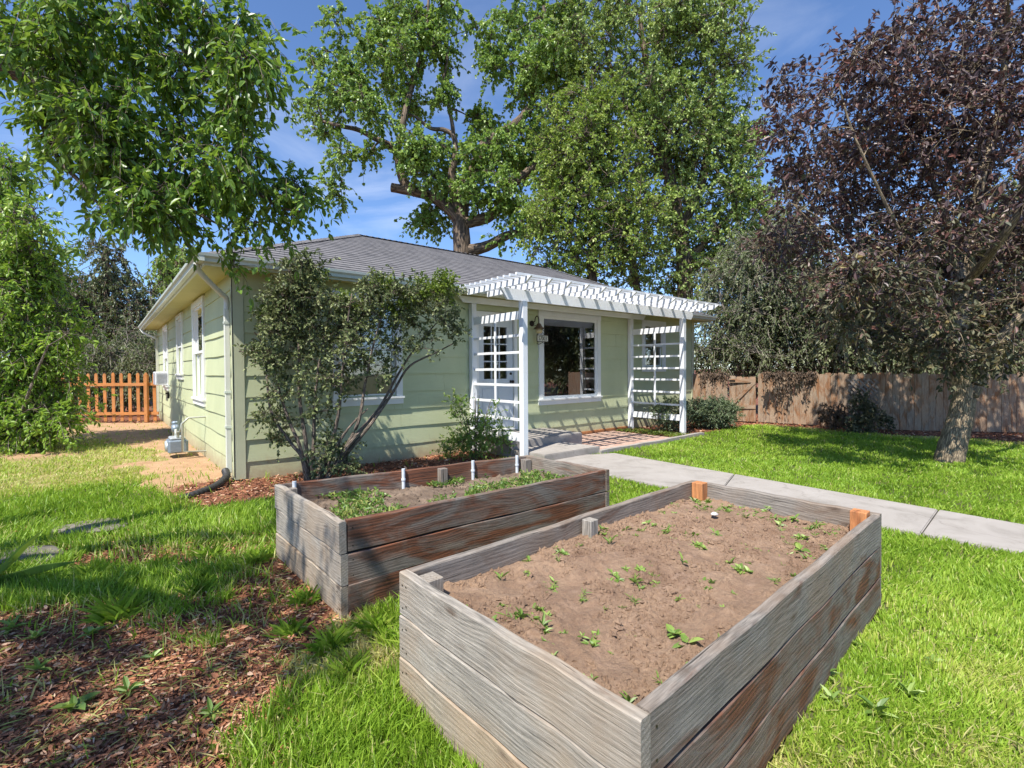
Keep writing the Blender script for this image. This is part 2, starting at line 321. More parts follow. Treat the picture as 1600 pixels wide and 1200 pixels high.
class MB:
    """collects solids, with a grain coordinate and a random value per piece"""
    def __init__(s): s.v = []; s.f = []; s.g = []; s.r = []; s.mi = []; s.sm = []
    def add(s, vs, fs, gc=None, rnd=None, mi=0, smooth=False):
        b = len(s.v); s.v += [tuple(v) for v in vs]
        r = random.random() if rnd is None else rnd
        s.g += [tuple(g) for g in (gc or vs)]; s.r += [r]*len(vs)
        s.f += [tuple(b+i for i in f) for f in fs]; s.mi += [mi]*len(fs); s.sm += [smooth]*len(fs)
    def box(s, x0, x1, y0, y1, z0, z1, grain='x', mp=None, rnd=None, mi=0, bev=0.0):
        X = (x0, x1); Y = (y0, y1); Z = (z0, z1)
        vs = [(X[i], Y[j], Z[k]) for i in (0, 1) for j in (0, 1) for k in (0, 1)]
        if bev:
            bm = bmesh.new(); bb = [bm.verts.new(v) for v in vs]
            for f in ((0, 1, 3, 2), (4, 6, 7, 5), (0, 4, 5, 1), (2, 3, 7, 6), (0, 2, 6, 4), (1, 5, 7, 3)): bm.faces.new([bb[i] for i in f])
            bmesh.ops.bevel(bm, geom=bm.edges[:], offset=bev, segments=1, affect='EDGES')
            bm.verts.index_update(); vs = [tuple(v.co) for v in bm.verts]; fs = [[v.index for v in f.verts] for f in bm.faces]; bm.free()
        else: fs = [(0, 1, 3, 2), (4, 6, 7, 5), (0, 4, 5, 1), (2, 3, 7, 6), (0, 2, 6, 4), (1, 5, 7, 3)]
        pr = {'x': (0, 1, 2), 'y': (1, 0, 2), 'z': (2, 0, 1)}[grain]
        gc = [(v[pr[0]], v[pr[1]], v[pr[2]]) for v in vs]
        if mp: vs = [mp(*v) for v in vs]
        s.add(vs, fs, gc, rnd, mi)
    def beam(s, A, B, w, h, up=(0, 0, 1), seg=1, wob=0.0, taper=None, rnd=None, mi=0, bev=0.0):
        """bar from A to B (centre line); w sideways, h along up"""
        A = Vector(A); B = Vector(B); d = (B-A); Ln = d.length; d.normalize(); u = Vector(up)
        sd = d.cross(u).normalized(); u = sd.cross(d).normalized(); vs = []; gc = []; r = random.random() if rnd is None else rnd
        cs = [(-w/2, -h/2), (w/2, -h/2), (w/2, h/2), (-w/2, h/2)]
        if bev: cs = [(-w/2+bev, -h/2), (w/2-bev, -h/2), (w/2, -h/2+bev), (w/2, h/2-bev), (w/2-bev, h/2), (-w/2+bev, h/2), (-w/2, h/2-bev), (-w/2, -h/2+bev)]
        n = len(cs)
        for i in range(seg+1):
            t = i/seg; c = A+d*Ln*t; k1 = (math.sin(i*1.7+r*40)+math.sin(i*.6+r*9))*wob; k2 = math.sin(i*1.1+r*23)*wob
            for (a, b) in cs:
                vs.append(c+sd*(a+k2)+u*(b+k1)); gc.append((Ln*t, b, a))
        fs = [tuple(range(n))[::-1], tuple(seg*n+i for i in range(n))]
        for i in range(seg):
            for j in range(n): fs.append((i*n+j, i*n+(j+1) % n, (i+1)*n+(j+1) % n, (i+1)*n+j))
        s.add(vs, fs, gc, r, mi)
    def tube(s, pts, radii, n=10, mi=0, smooth=True, cap=True):
        pts = [Vector(p) for p in pts]; k = len(pts)
        if isinstance(radii, (int, float)): radii = [radii]*k
        vs = []; gc = []; t = (pts[1]-pts[0]).normalized(); ref = Vector((0, 0, 1)) if abs(t.z) < .9 else Vector((1, 0, 0))
        a = t.cross(ref).normalized(); acc = 0
        for i in range(k):
            t = (pts[min(i+1, k-1)]-pts[max(i-1, 0)]).normalized(); a = (a-t*a.dot(t)).normalized(); b = t.cross(a)
            if i: acc += (pts[i]-pts[i-1]).length
            for j in range(n):
                an = 2*math.pi*j/n; r = radii[i]
                vs.append(pts[i]+a*math.cos(an)*r+b*math.sin(an)*r); gc.append((acc, math.cos(an)*r, math.sin(an)*r))
        fs = [(i*n+j, i*n+(j+1) % n, (i+1)*n+(j+1) % n, (i+1)*n+j) for i in range(k-1) for j in range(n)]
        s.add(vs, fs, gc, None, mi, smooth)
        if cap: s.add(vs[:n], [tuple(range(n))[::-1]], None, None, mi); s.add(vs[-n:], [tuple(range(n))], None, None, mi)
    def lathe(s, prof, c=(0, 0, 0), n=16, mi=0, axis='z', smooth=True):
        vs = []
        for (r, z) in prof:
            for j in range(n):
                an = 2*math.pi*j/n; x, y = r*math.cos(an), r*math.sin(an)
                vs.append({'z': (c[0]+x, c[1]+y, c[2]+z), 'y': (c[0]+x, c[1]+z, c[2]+y), 'x': (c[0]+z, c[1]+x, c[2]+y)}[axis])
        fs = [(i*n+j, i*n+(j+1) % n, (i+1)*n+(j+1) % n, (i+1)*n+j) for i in range(len(prof)-1) for j in range(n)]
        fs += [tuple(range(n))[::-1], tuple((len(prof)-1)*n+j for j in range(n))]
        s.add(vs, fs, None, None, mi, smooth)
    def build(s, name, mat, parent=None, label=None, cat=None, group=None, kind=None, recalc=True):
        me = bpy.data.meshes.new(name); me.from_pydata(s.v, [], s.f)
        a = me.attributes.new('gc', 'FLOAT_VECTOR', 'POINT'); a.data.foreach_set('vector', np.array(s.g, dtype=np.float32).ravel())
        a = me.attributes.new('rnd', 'FLOAT', 'POINT'); a.data.foreach_set('value', np.array(s.r, dtype=np.float32))
        for m in (mat if isinstance(mat, (list, tuple)) else [mat]): me.materials.append(m)
        me.polygons.foreach_set('material_index', s.mi); me.polygons.foreach_set('use_smooth', s.sm)
        if recalc:
            bm = bmesh.new(); bm.from_mesh(me); bmesh.ops.recalc_face_normals(bm, faces=bm.faces); bm.to_mesh(me); bm.free()
        me.update(); o = bpy.data.objects.new(name, me); COL.objects.link(o)
        if parent: o.parent = parent
        return tag(o, label, cat, group, kind)

def bulk(name, V, F, rnd, mat, parent=None, gc=None, smooth=False, mi=None):
    """numpy mesh; F is (n,4) or (n,3)"""
    me = bpy.data.meshes.new(name); k = F.shape[1]
    me.vertices.add(len(V)); me.vertices.foreach_set('co', V.astype(np.float32).ravel())
    me.loops.add(F.size); me.loops.foreach_set('vertex_index', F.astype(np.int32).ravel())
    me.polygons.add(len(F)); me.polygons.foreach_set('loop_start', np.arange(0, F.size, k, dtype=np.int32))
    me.update(calc_edges=True)
    a = me.attributes.new('rnd', 'FLOAT', 'POINT'); a.data.foreach_set('value', rnd.astype(np.float32))
    if gc is not None:
        a = me.attributes.new('gc', 'FLOAT_VECTOR', 'POINT'); a.data.foreach_set('vector', gc.astype(np.float32).ravel())
    for m in (mat if isinstance(mat, (list, tuple)) else [mat]): me.materials.append(m)
    if mi is not None: me.polygons.foreach_set('material_index', mi.astype(np.int32))
    me.polygons.foreach_set('use_smooth', np.full(len(F), smooth)); me.validate(); me.update()
    o = bpy.data.objects.new(name, me); COL.objects.link(o)
    if parent: o.parent = parent
    return o

def unit(a): return a/np.maximum(np.linalg.norm(a, axis=-1, keepdims=True), 1e-9)
def leaf_geo(P, D, N, Ln, Wd, rnd, fold=0.25, curl=0.12):
    n = len(P); D = unit(D); S = unit(np.cross(D, N)); N = np.cross(S, D); Ln = Ln[:, None]; Wd = Wd[:, None]
    V = np.stack([P, P+D*Ln*.30+S*Wd*.5+N*Wd*fold, P+D*Ln*.68+S*Wd*.40+N*(Wd*fold-Ln*curl*.4), P+D*Ln-N*Ln*curl,
                  P+D*Ln*.68-S*Wd*.40+N*(Wd*fold-Ln*curl*.4), P+D*Ln*.30-S*Wd*.5+N*Wd*fold], 1).reshape(-1, 3)
    b = np.arange(n)[:, None]*6
    F = np.concatenate([b+np.array([[0, 1, 2, 3]]), b+np.array([[0, 3, 4, 5]])], 1).reshape(-1, 4)
    return V, F, np.repeat(rnd, 6)

def tube_batch(pts, rads, sides=4):
    """pts (n,k,3), rads (n,k)"""
    n, k, _ = pts.shape; t = np.gradient(pts, axis=1); t = unit(t)
    ref = np.where(np.abs(t[..., 2:3]) < .9, np.array([[[0, 0, 1.]]]), np.array([[[1., 0, 0]]]))
    a = unit(np.cross(t, ref)); b = np.cross(t, a); an = np.arange(sides)*2*np.pi/sides
    ring = pts[:, :, None]+(a[:, :, None]*np.cos(an)[None, None, :, None]+b[:, :, None]*np.sin(an)[None, None, :, None])*rads[:, :, None, None]
    seg = np.linalg.norm(np.diff(pts, axis=1), axis=2); acc = np.concatenate([np.zeros((n, 1)), np.cumsum(seg, 1)], 1)
    gc = np.stack([np.broadcast_to(acc[:, :, None], (n, k, sides)), np.cos(an)[None, None]*rads[..., None], np.sin(an)[None, None]*rads[..., None]], -1)
    base = (np.arange(n)*k*sides)[:, None, None]; i = np.arange(k-1)[None, :, None]; j = np.arange(sides)[None, None, :]
    F = np.stack([base+i*sides+j, base+i*sides+(j+1) % sides, base+(i+1)*sides+(j+1) % sides, base+(i+1)*sides+j], -1).reshape(-1, 4)
    return ring.reshape(-1, 3), F, gc.reshape(-1, 3)

def smooth_line(pts, per=5):
    P = [np.array(p, float) for p in pts]; out = []
    for i in range(len(P)-1):
        p0 = P[max(i-1, 0)]; p1 = P[i]; p2 = P[i+1]; p3 = P[min(i+2, len(P)-1)]
        for j in range(per):
            t = j/per; out.append(.5*((2*p1)+(-p0+p2)*t+(2*p0-5*p1+4*p2-p3)*t*t+(-p0+3*p1-3*p2+p3)*t**3))
    out.append(P[-1]); return np.array(out)

def ell_points(rng, blobs, n, shell=0.5):
    """blobs: (centre, (rx,ry,rz), weight)"""
    w = np.array([b[2] for b in blobs], float); w /= w.sum(); idx = rng.choice(len(blobs), n, p=w)
    C = np.array([b[0] for b in blobs], float)[idx]; R = np.array([b[1] for b in blobs], float)[idx]
    d = unit(rng.normal(size=(n, 3))); r = rng.random(n)**(1/3)*(1-shell)+shell*(0.8+0.2*rng.random(n))
    return C+d*R*r[:, None], idx

def foliage(rng, clumps, cr, twigs, leaves, tl, droop=0.15, up=0.3, leafL=(.08, .12), aspect=.5, bias=0.0, out_w=1.0, flat=0.7):
    """clump centres -> twig start/end arrays and leaf arrays"""
    n = len(clumps); C = np.repeat(clumps, twigs, 0); m = len(C)
    od = unit(rng.normal(size=(m, 3))); st = C+od*cr*rng.random((m, 1))**.6*np.array([1, 1, flat])
    td = unit(od*out_w+rng.normal(size=(m, 3))*.5+np.array([0, 0, up-droop])); tlen = tl*(.5+rng.random((m, 1)))
    en = st+td*tlen; mid = (st+en)/2+np.array([0, 0, 1])*tlen*.08; en = en-np.array([0, 0, 1])*tlen*droop*1.2
    cl_r = np.repeat(rng.random(n), twigs)
    q = np.repeat(np.arange(m), leaves); t = rng.random(len(q))[:, None]
    P = (1-t)**2*st[q]+2*t*(1-t)*mid[q]+t*t*en[q]
    sd = unit(rng.normal(size=(len(q), 3))); D = unit(td[q]*.6+sd*.9+np.array([0, 0, -droop*1.5]))
    N = unit(rng.normal(size=(len(q), 3))*.75+np.array([0, 0, 1.0]))
    Ln = rng.uniform(leafL[0], leafL[1], len(q)); Wd = Ln*aspect*rng.uniform(.8, 1.2, len(q))
    r = np.clip(.45*rng.random(len(q))+.35*cl_r[q]+.2*rng.random(m)[q]+bias, 0, 1)
    return (st, mid, en), (P, D, N, Ln, Wd, r)

def limb_geo(limbs):
    Vs = []; Fs = []; Gs = []; b = 0; samp = []
    for (pts, r0, r1) in limbs:
        P = smooth_line(pts, 6); k = len(P); R = np.linspace(r0, r1, k)
        R = R*(1+.025*np.sin(np.arange(k)*1.9))
        V, F, g = tube_batch(P[None], R[None], 14); Vs.append(V); Fs.append(F+b); Gs.append(g); b += len(V)
        samp.append(np.concatenate([P, R[:, None]], 1))
    return Vs, Fs, Gs, b, np.concatenate(samp)

def make_tree(rng, root, limbs, clumps, cr, twigs, leaves, tl, lmat, bmat, lkw, tubes=True, br_r=0.03, crown_name='crown', trunk_name='trunk', fold=.25, min_r=.004, branch_sag=.12):
    Vs, Fs, Gs, b, S = limb_geo(limbs); loc = np.array(root.location)
    # connect every clump to the nearest limb or to a nearer, already connected clump
    S2 = S.copy(); order = np.argsort([np.min(np.linalg.norm(S[:, :3]-c, axis=1)) for c in clumps]); segs = []; rr = []
    for i in order:
        c = clumps[i]; d = np.linalg.norm(S2[:, :3]-c, axis=1)+np.maximum(0, S2[:, 2]-c[2])*.6; j = int(np.argmin(d)); a = S2[j, :3]; ra = min(S2[j, 3]*.6, br_r)
        mid = (a+c)/2+rng.normal(size=3)*np.linalg.norm(c-a)*.07+np.array([0, 0, np.linalg.norm(c-a)*branch_sag])
        P = np.array([(1-t)**2*a+2*t*(1-t)*mid+t*t*c for t in np.linspace(0, 1, 6)]); segs.append(P)
        rads = np.linspace(ra, max(min_r*1.5, ra*.45), 6); rr.append(rads)
        S2 = np.concatenate([S2, np.concatenate([P[2:], rads[2:, None]], 1)])
    if segs:
        V, F, g = tube_batch(np.array(segs), np.array(rr), 6); Vs.append(V); Fs.append(F+b); Gs.append(g); b += len(V)
    (st, mid, en), LF = foliage(rng, clumps, cr, twigs, leaves, tl, **lkw)
    if tubes:
        C = np.repeat(clumps, twigs, 0); pts = np.stack([C, (C*.4+st*.6)+np.array([0, 0, .02]), mid, en], 1)
        V, F, g = tube_batch(pts, np.tile(np.array([[min_r*1.6, min_r*1.2, min_r, min_r*.5]]), (len(pts), 1)), 3)
        Vs.append(V); Fs.append(F+b); Gs.append(g)
    V = np.concatenate(Vs)-loc; bulk(trunk_name, V, np.concatenate(Fs), np.zeros(len(V)), bmat, root, np.concatenate(Gs), True)
    V, F, r = leaf_geo(LF[0]-loc, *LF[1:], fold=fold)
    if isinstance(lmat, tuple):        # lower part of the crown takes the second colour
        m1, m2, z0, soft = lmat; zc = LF[0][:, 2]+rng.normal(size=len(LF[0]))*soft
        mi = np.repeat((zc < z0).astype(int), 2); return bulk(crown_name, V, F, r, [m1, m2], root, mi=mi)
    return bulk(crown_name, V, F, r, lmat, root)

# ------------------------------------------------------------------ value noise for planting masks
_tab = np.random.default_rng(5).random((256, 256))
def vnoise(x, y, s):
    x = np.asarray(x)*s+50; y = np.asarray(y)*s+50; xi = np.floor(x).astype(int); yi = np.floor(y).astype(int); fx = x-xi; fy = y-yi
    fx = fx*fx*(3-2*fx); fy = fy*fy*(3-2*fy); T = lambda a, b: _tab[a % 256, b % 256]
    return (T(xi, yi)*(1-fx)+T(xi+1, yi)*fx)*(1-fy)+(T(xi, yi+1)*(1-fx)+T(xi+1, yi+1)*fx)*fy
def fbm(x, y, s): return vnoise(x, y, s)*.5+vnoise(x, y, s*2.1)*.3+vnoise(x, y, s*4.3)*.2
def local(x, y):
    dx = x-CORNER.x; dy = y-CORNER.y; return dx*EF.x+dy*EF.y, -(dx*ES.x+dy*ES.y)     # u along front, o outwards
def in_poly(x, y, poly):
    ins = np.zeros(np.shape(x), bool); n = len(poly)
    for i in range(n):
        (x1, y1), (x2, y2) = poly[i], poly[(i+1) % n]
        c = ((y1 > y) != (y2 > y)) & (x < (x2-x1)*(y-y1)/(y2-y1+1e-12)+x1); ins ^= c
    return ins
def sstep(a, b, x): t = np.clip((x-a)/(b-a), 0, 1); return t*t*(3-2*t)

BED2 = [G(622, 894, .585), G(1000, 1128, .585), G(1378, 802, .585), G(1085, 749, .585)]
BED1 = [G(430, 757, .585), G(531, 817, .585), G(952, 734, .585), G(824, 711, .585)]
P2 = [(p.x, p.y) for p in BED2]; P1 = [(p.x, p.y) for p in BED1]
def ext(a, b, k): return (a[0]+(b[0]-a[0])*k, a[1]+(b[1]-a[1])*k)
pu0, pu1 = (1.78, 8.55), (4.74, 4.55); pl0, pl1 = (1.10, 6.95), (3.93, 3.93)
PATH = [pu0, ext(pu0, pu1, 2.2), ext(pl0, pl1, 2.2), pl0, (0.55, 7.75), (0.95, 8.35)]
_pc = (sum(p[0] for p in PATH)/len(PATH), sum(p[1] for p in PATH)/len(PATH))
PATH_IN = [(p[0]*.985+_pc[0]*.015, p[1]*.985+_pc[1]*.015) for p in PATH]
FENCE_PX = [(1083, 656), (1183, 660), (1270, 665), (1350, 671), (1440, 674), (1600, 677)]
FL = [G(*p) for p in FENCE_PX]; FL.append(FL[-1]+(FL[-1]-FL[-3])*1.1)

def masks(x, y):
    u, o = local(x, y); nz = fbm(x, y, 1.3)-.5; nf = fbm(x+9, y, 5)-.5
    mul = np.zeros(np.shape(x)); dirt = np.zeros(np.shape(x)); straw = np.zeros(np.shape(x))
    # bed of bark mulch along the front wall, and round the corner
    a = sstep(-.9, -.5, u+nz*.5)*sstep(1.55, 1.25, o+nz*.4)*sstep(4.0, 3.8, u)*(o > -.3); mul = np.maximum(mul, a)
    # trellis garden and right corner
    a = sstep(7.95, 8.05, u)*sstep(1.75, 1.6, o)*(o > -.2)*sstep(13.0, 12.2, u); mul = np.maximum(mul, a*1.0)
    # foreground left
    f = sstep(3.15, 2.6, y+nz*1.3)*sstep(-.75, -1.15, x+nz*.9)
    f2 = sstep(.50, .60, fbm(x*1.0, y*1.6, 1.1)+.10*nz)*sstep(4.9, 3.8, y)*sstep(-.9, -1.3, x)
    mul = np.maximum(mul, np.clip(f*(1.15+nz*1.2), 0, 1)); mul = np.maximum(mul, f2*.92)
    # under the purple tree, by the fence
    fx = np.array([p.x for p in FL]); fy = np.array([p.y for p in FL]); fyy = np.interp(x, fx, fy); dist = fyy-y
    wid = np.interp(x, [4, 8, 9.5, 12, 18], [.15, .35, 1.1, 2.8, 4.5])
    a = sstep(wid+.35, wid-.15, dist+nz*1.2)*(x > 5); mul = np.maximum(mul, a)
    # beyond the picket fence
    a = sstep(14.3, 14.9, y)*(x < -7); mul = np.maximum(mul, a)
    # bare dirt along the side wall
    so = -u; ss = -o
    a = sstep(1.25, .75, so+nz*1.5+nf*.7)*(so > -.4)*sstep(-.7, .1, ss+nz*.3)*sstep(12.8, 11.5, ss); dirt = np.maximum(dirt, a)
    a = sstep(.50, .62, fbm(x, y, .8))*sstep(4.0, 2.5, so)*(so > 0)*sstep(3.6, 5.2, ss); dirt = np.maximum(dirt, a*.9)
    a = sstep(10.2, 11.3, y)*(x < -6)*sstep(14.6, 13.8, y); dirt = np.maximum(dirt, a*(.62+nz*1.4))
    straw = sstep(4.6, 2.2, so+nz*2.5)*(so > -.3)*sstep(.2, 1.5, ss+nz)*.9
    a = sstep(.57, .75, fbm(x+3, y+7, 1.0))*sstep(5.0, 3.4, y)*sstep(0.3, -.6, x); straw = np.maximum(straw, a)
    a = sstep(2.0, .9, np.hypot(x-1.6, (y-2.0)))*(.40+nz*1.2)*(x > .3); straw = np.maximum(straw, a)
    a = sstep(wid+1.4, wid+.2, dist+nz*1.5)*(x > 5)*.8; straw = np.maximum(straw, a)
    return np.clip(mul, 0, 1), np.clip(dirt, 0, 1), np.clip(straw, 0, 1)
HOUSE = [tuple(W(0, 0)[:2]), tuple(W(11.67, 0)[:2]), tuple(W(11.67, -6)[:2]), tuple(W(6, -6)[:2]), tuple(W(6, -12)[:2]), tuple(W(0, -12)[:2])]
def blocked(x, y, pad=0.0):
    u, o = local(x, y); b = in_poly(x+.10*(fbm(x, y, 11)-.5), y+.10*(fbm(x+7, y, 11)-.5), PATH_IN) | in_poly(x, y, P1) | in_poly(x, y, P2) | in_poly(x, y, HOUSE)
    b |= (u > 3.85) & (u < 8.02) & (o > -.1) & (o < 1.95)
    return b

# ------------------------------------------------------------------ ground
def make_ground():
    def axis(lo, hi, fl, fh, st):
        a = [fl]; s = st
        while a[-1] > lo: s *= 1.25; a.append(a[-1]-s)
        a = a[::-1]; a += list(np.arange(fl+st, fh, st)); s = st
        while a[-1] < hi: s *= 1.25; a.append(a[-1]+s)
        return np.array(a)
    xs = axis(-400, 400, -13, 13, .085); ys = axis(-60, 600, .6, 16, .085)
    X, Y = np.meshgrid(xs, ys); m, d, s = masks(X, Y); Z = (fbm(X, Y, .9)-.5)*.03+(fbm(X, Y, 7)-.5)*.018
    flat = sstep(30, 16, np.hypot(X, Y)); Z = Z*flat-.012
    V = np.stack([X, Y, Z], -1).reshape(-1, 3); ny, nx = X.shape
    i = np.arange(ny-1)[:, None]; j = np.arange(nx-1)[None]; a = i*nx+j
    F = np.stack([a, a+1, a+nx+1, a+nx], -1).reshape(-1, 4)
    o = bulk('ground', V, F, np.zeros(len(V)), M_GROUND, None, smooth=True)
    for nm, arr in (('mulch', m), ('dirt', d), ('straw', s)):
        at = o.data.attributes.new(nm, 'FLOAT', 'POINT'); at.data.foreach_set('value', arr.astype(np.float32).ravel())
    tag(o, kind='structure')
make_ground()

def prism(name, poly, z0, z1, mat, label=None, cat=None, kind=None, parent=None, bev=0.0, origin=None, cuts=None):
    bm = bmesh.new(); vs = [bm.verts.new((p[0], p[1], z1)) for p in poly]; f = bm.faces.new(vs)
    r = bmesh.ops.extrude_face_region(bm, geom=[f]); vv = [g for g in r['geom'] if isinstance(g, bmesh.types.BMVert)]
    for v in vv: v.co.z = z0
    bmesh.ops.recalc_face_normals(bm, faces=bm.faces)
    if bev: bmesh.ops.bevel(bm, geom=[e for e in bm.edges if abs(e.verts[0].co.z-z1) < 1e-5 and abs(e.verts[1].co.z-z1) < 1e-5], offset=bev, segments=2, affect='EDGES')
    me = bpy.data.meshes.new(name); bm.to_mesh(me); bm.free(); me.materials.append(mat)
    a = me.attributes.new('gc', 'FLOAT_VECTOR', 'POINT')
    co = np.zeros(len(me.vertices)*3, np.float32); me.vertices.foreach_get('co', co); a.data.foreach_set('vector', co)
    o = bpy.data.objects.new(name, me); COL.objects.link(o)
    if parent: o.parent = parent
    return tag(o, label, cat, None, kind)
# the walk is cast in slabs with tooled joints
def make_path():
    U0, U1 = Vector((*pu0, 0)), Vector((*ext(pu0, pu1, 2.2), 0)); L0, L1 = Vector((*pl0, 0)), Vector((*ext(pl0, pl1, 2.2), 0))
    n = 5; b = None; mb = bmesh.new()
    for i in range(n):
        a0, a1 = i/n, (i+1)/n-.0011
        q = [U0.lerp(U1, a0), U0.lerp(U1, a1), L0.lerp(L1, a1), L0.lerp(L1, a0)]
        if i == 0: q = [U0, q[1], q[2], L0, Vector((.55, 7.75, 0)), Vector((.95, 8.35, 0))]
        vs = [mb.verts.new((p.x, p.y, .028)) for p in q]; f = mb.faces.new(vs)
        r = bmesh.ops.extrude_face_region(mb, geom=[f])
        for g in r['geom']:
            if isinstance(g, bmesh.types.BMVert): g.co.z = -.06
    bmesh.ops.recalc_face_normals(mb, faces=mb.faces)
    bmesh.ops.bevel(mb, geom=[e for e in mb.edges if e.verts[0].co.z > .02 and e.verts[1].co.z > .02], offset=.008, segments=2, affect='EDGES')
    me = bpy.data.meshes.new('path'); mb.to_mesh(me); mb.free(); me.materials.append(M_CONC)
    tag(bpy.data.objects.new('path', me), kind='structure'); o = bpy.data.objects.new('path', me); o['kind'] = 'structure'; COL.objects.link(o)
make_path()

# ------------------------------------------------------------------ house
HW, MD, WD = 11.67, 6.0, 12.0            # front width, main depth, wing depth
OV, EZ, SZ, PITCHR = 0.40, 2.96, 2.86, 0.45
house = empty('house', CORNER, rad(HANG), 'pale green single storey house with lapped board siding and hipped shingle roof', 'house')
FRONT = lambda u, o, z: (u, -o, z)
SIDE = lambda u, o, z: (-o, u, z)
def rect_minus(u0, u1, z0, z1, holes):
    """split a rectangle round holes into rectangles"""
    us = sorted({u0, u1, *[h[0] for h in holes if u0 < h[0] < u1], *[h[1] for h in holes if u0 < h[1] < u1]}); res = []
    for a, b in zip(us[:-1], us[1:]):
        hs = sorted([(h[2], h[3]) for h in holes if h[0] < b-1e-6 and h[1] > a+1e-6]); z = z0
        for (c, d) in hs:
            if c > z: res.append((a, b, z, min(c, z1)))
            z = max(z, d)
        if z < z1: res.append((a, b, z, z1))
    return [r for r in res if r[3]-r[2] > 1e-4]
FW = [(1.32, 2.48, .98, 2.73), (5.61, 7.57, .78, 2.73), (9.21, 10.24, 1.45, 2.74)]
DOOR = (3.99, 5.00, .30, 2.58)
SW = [(2.45, 3.85, .92, 2.82), (5.5, 6.6, 1.36, 2.82), (8.7, 10.0, 1.02, 2.80)]
CAS = .11                                  # casing width
def inner(h, c=CAS): return (h[0]+c, h[1]-c, h[2]+c, h[3]-c)
M_INT = plain('interior_plaster', (0.30, 0.27, 0.23), 0.9)
wl = MB()
for r in rect_minus(0, HW, 0, SZ, [inner(h) for h in FW]+[inner(DOOR, .06)]): wl.box(r[0], r[1], -.14, -.004, r[2], r[3], mp=lambda u, o, z: (u, -o, z))
for r in rect_minus(.145, WD, 0, SZ, [inner(h) for h in SW]): wl.box(r[0], r[1], -.14, -.004, r[2], r[3], mp=lambda u, o, z: (-o, u, z))
wl.box(HW-.14, HW-.004, .145, MD, 0, SZ); wl.box(6.0, HW-.145, MD-.14, MD, 0, SZ); wl.box(5.86, 6.0, MD, WD, 0, SZ); wl.box(.145, 5.855, WD-.14, WD-.004, 0, SZ)
wl.box(3.35, 3.42, .15, MD-.15, 0, SZ-.01); wl.box(8.6, 8.67, .15, MD-.15, 0, SZ-.01); wl.box(.15, 5.8, 5.0, 5.07, 0, SZ-.01)
wall = wl.build('wall', M_SIDE, house)
fl = MB(); fl.box(.15, HW-.15, .15, MD-.15, .02, .30); fl.box(.15, 5.85, MD-.14, WD-.15, .02, .30)
fl.build('floor', plain('floor_boards', (0.22, 0.14, 0.08), 0.5), house)
cl = MB(); cl.box(.15, HW-.15, .15, MD-.15, SZ-.009, SZ+.03); cl.build('ceiling', M_INT, house)

def siding(mp, length, holes, seed, endpad=(0.0, 0.0)):
    rnd = random.Random(seed); mb = MB(); z = -.03; lines = [.255+.297*k for k in range(9)]; edges = [-.03]+lines+[SZ]
    for ci, (a, b) in enumerate(zip(edges[:-1], edges[1:])):
        butts = [endpad[0]]; p = rnd.uniform(1.2, 3.6)
        while p < length-.8: butts.append(p); p += rnd.uniform(2.6, 3.7)
        butts.append(length-endpad[1])
        ph = rnd.random()*9
        for x0, x1 in zip(butts[:-1], butts[1:]):
            pr = rnd.random(); spans = [(x0+.0015, x1-.0015)]
            for h in holes:
                ns = []
                for (s0, s1) in spans:
                    if h[1] <= s0 or h[0] >= s1 or h[3] <= a+.002 or h[2] >= b-.002: ns.append((s0, s1, a, b) if False else (s0, s1)); continue
                    if h[2] > a+.03 or h[3] < b-.03:
                        # partial height overlap: keep strip above or below the opening
                        za, zb = (a, h[2]) if h[2] > a+.03 else (h[3], b)
                        strip(mb, mp, max(s0, h[0]), min(s1, h[1]), za, zb, pr, ph, cut=True)
                    if h[0] > s0+.01: ns.append((s0, h[0]))
                    if h[1] < s1-.01: ns.append((h[1], s1))
                spans = ns
            for (s0, s1) in spans: strip(mb, mp, s0, s1, a, b, pr, ph)
    return mb
def strip(mb, mp, s0, s1, a, b, pr, ph, cut=False):
    n = max(1, int((s1-s0)/.18)); vs = []; gc = []
    for i in range(n+1):
        x = s0+(s1-s0)*i/n; w = (math.sin(x*2.3+ph)+.6*math.sin(x*5.1+ph*2))*.0035; pz = (math.sin(x*1.3+ph*3)+.5*math.sin(x*4.1+ph))*.003
        for (o, z) in ((.003, b+.012), (.022+pz, a-.008+w), (.002, a-.008+w)):
            vs.append(mp(x, o, z)); gc.append((x, z, o))
    fs = []
    for i in range(n):
        k = i*3; fs += [(k, k+3, k+4, k+1), (k+1, k+4, k+5, k+2)]
    e = n*3; fs += [(0, 1, 2), (e, e+2, e+1)]
    mb.add(vs, fs, gc, pr)
sd = siding(FRONT, HW, FW+[DOOR], 3, (.11, .11)).build('front_siding', M_LAP, wall, recalc=False)
sd2 = siding(SIDE, WD, SW, 8, (.10, .10)).build('side_siding', M_LAP, wall, recalc=False)
cb = MB()
cb.box(-.028, .105, -.030, -.002, 0.02, SZ-.002, 'z'); cb.build('corner_board', paint('corner_board_paint', (0.54, 0.555, 0.37), .6, .1, True, .25), house)
cb = MB(); cb.box(-.030, -.002, -.0015, .095, 0.02, SZ-.002, 'z'); cb.build('corner_board', MATS['corner_board_paint'], house)
cb = MB(); cb.box(HW-.105, HW+.02, -.030, -.002, 0.02, SZ-.002, 'z'); cb.build('corner_board', MATS['corner_board_paint'], house)
cb = MB(); cb.box(-.030, -.002, WD-.10, WD+.02, 0.02, SZ-.002, 'z'); cb.build('corner_board', MATS['corner_board_paint'], house)
# thin sill beam showing below the siding at the entry
sk = MB(); sk.box(5.85, 8.6, -.032, -.002, .0, .075); sk.build('sill_board', M_CEDAR, house)

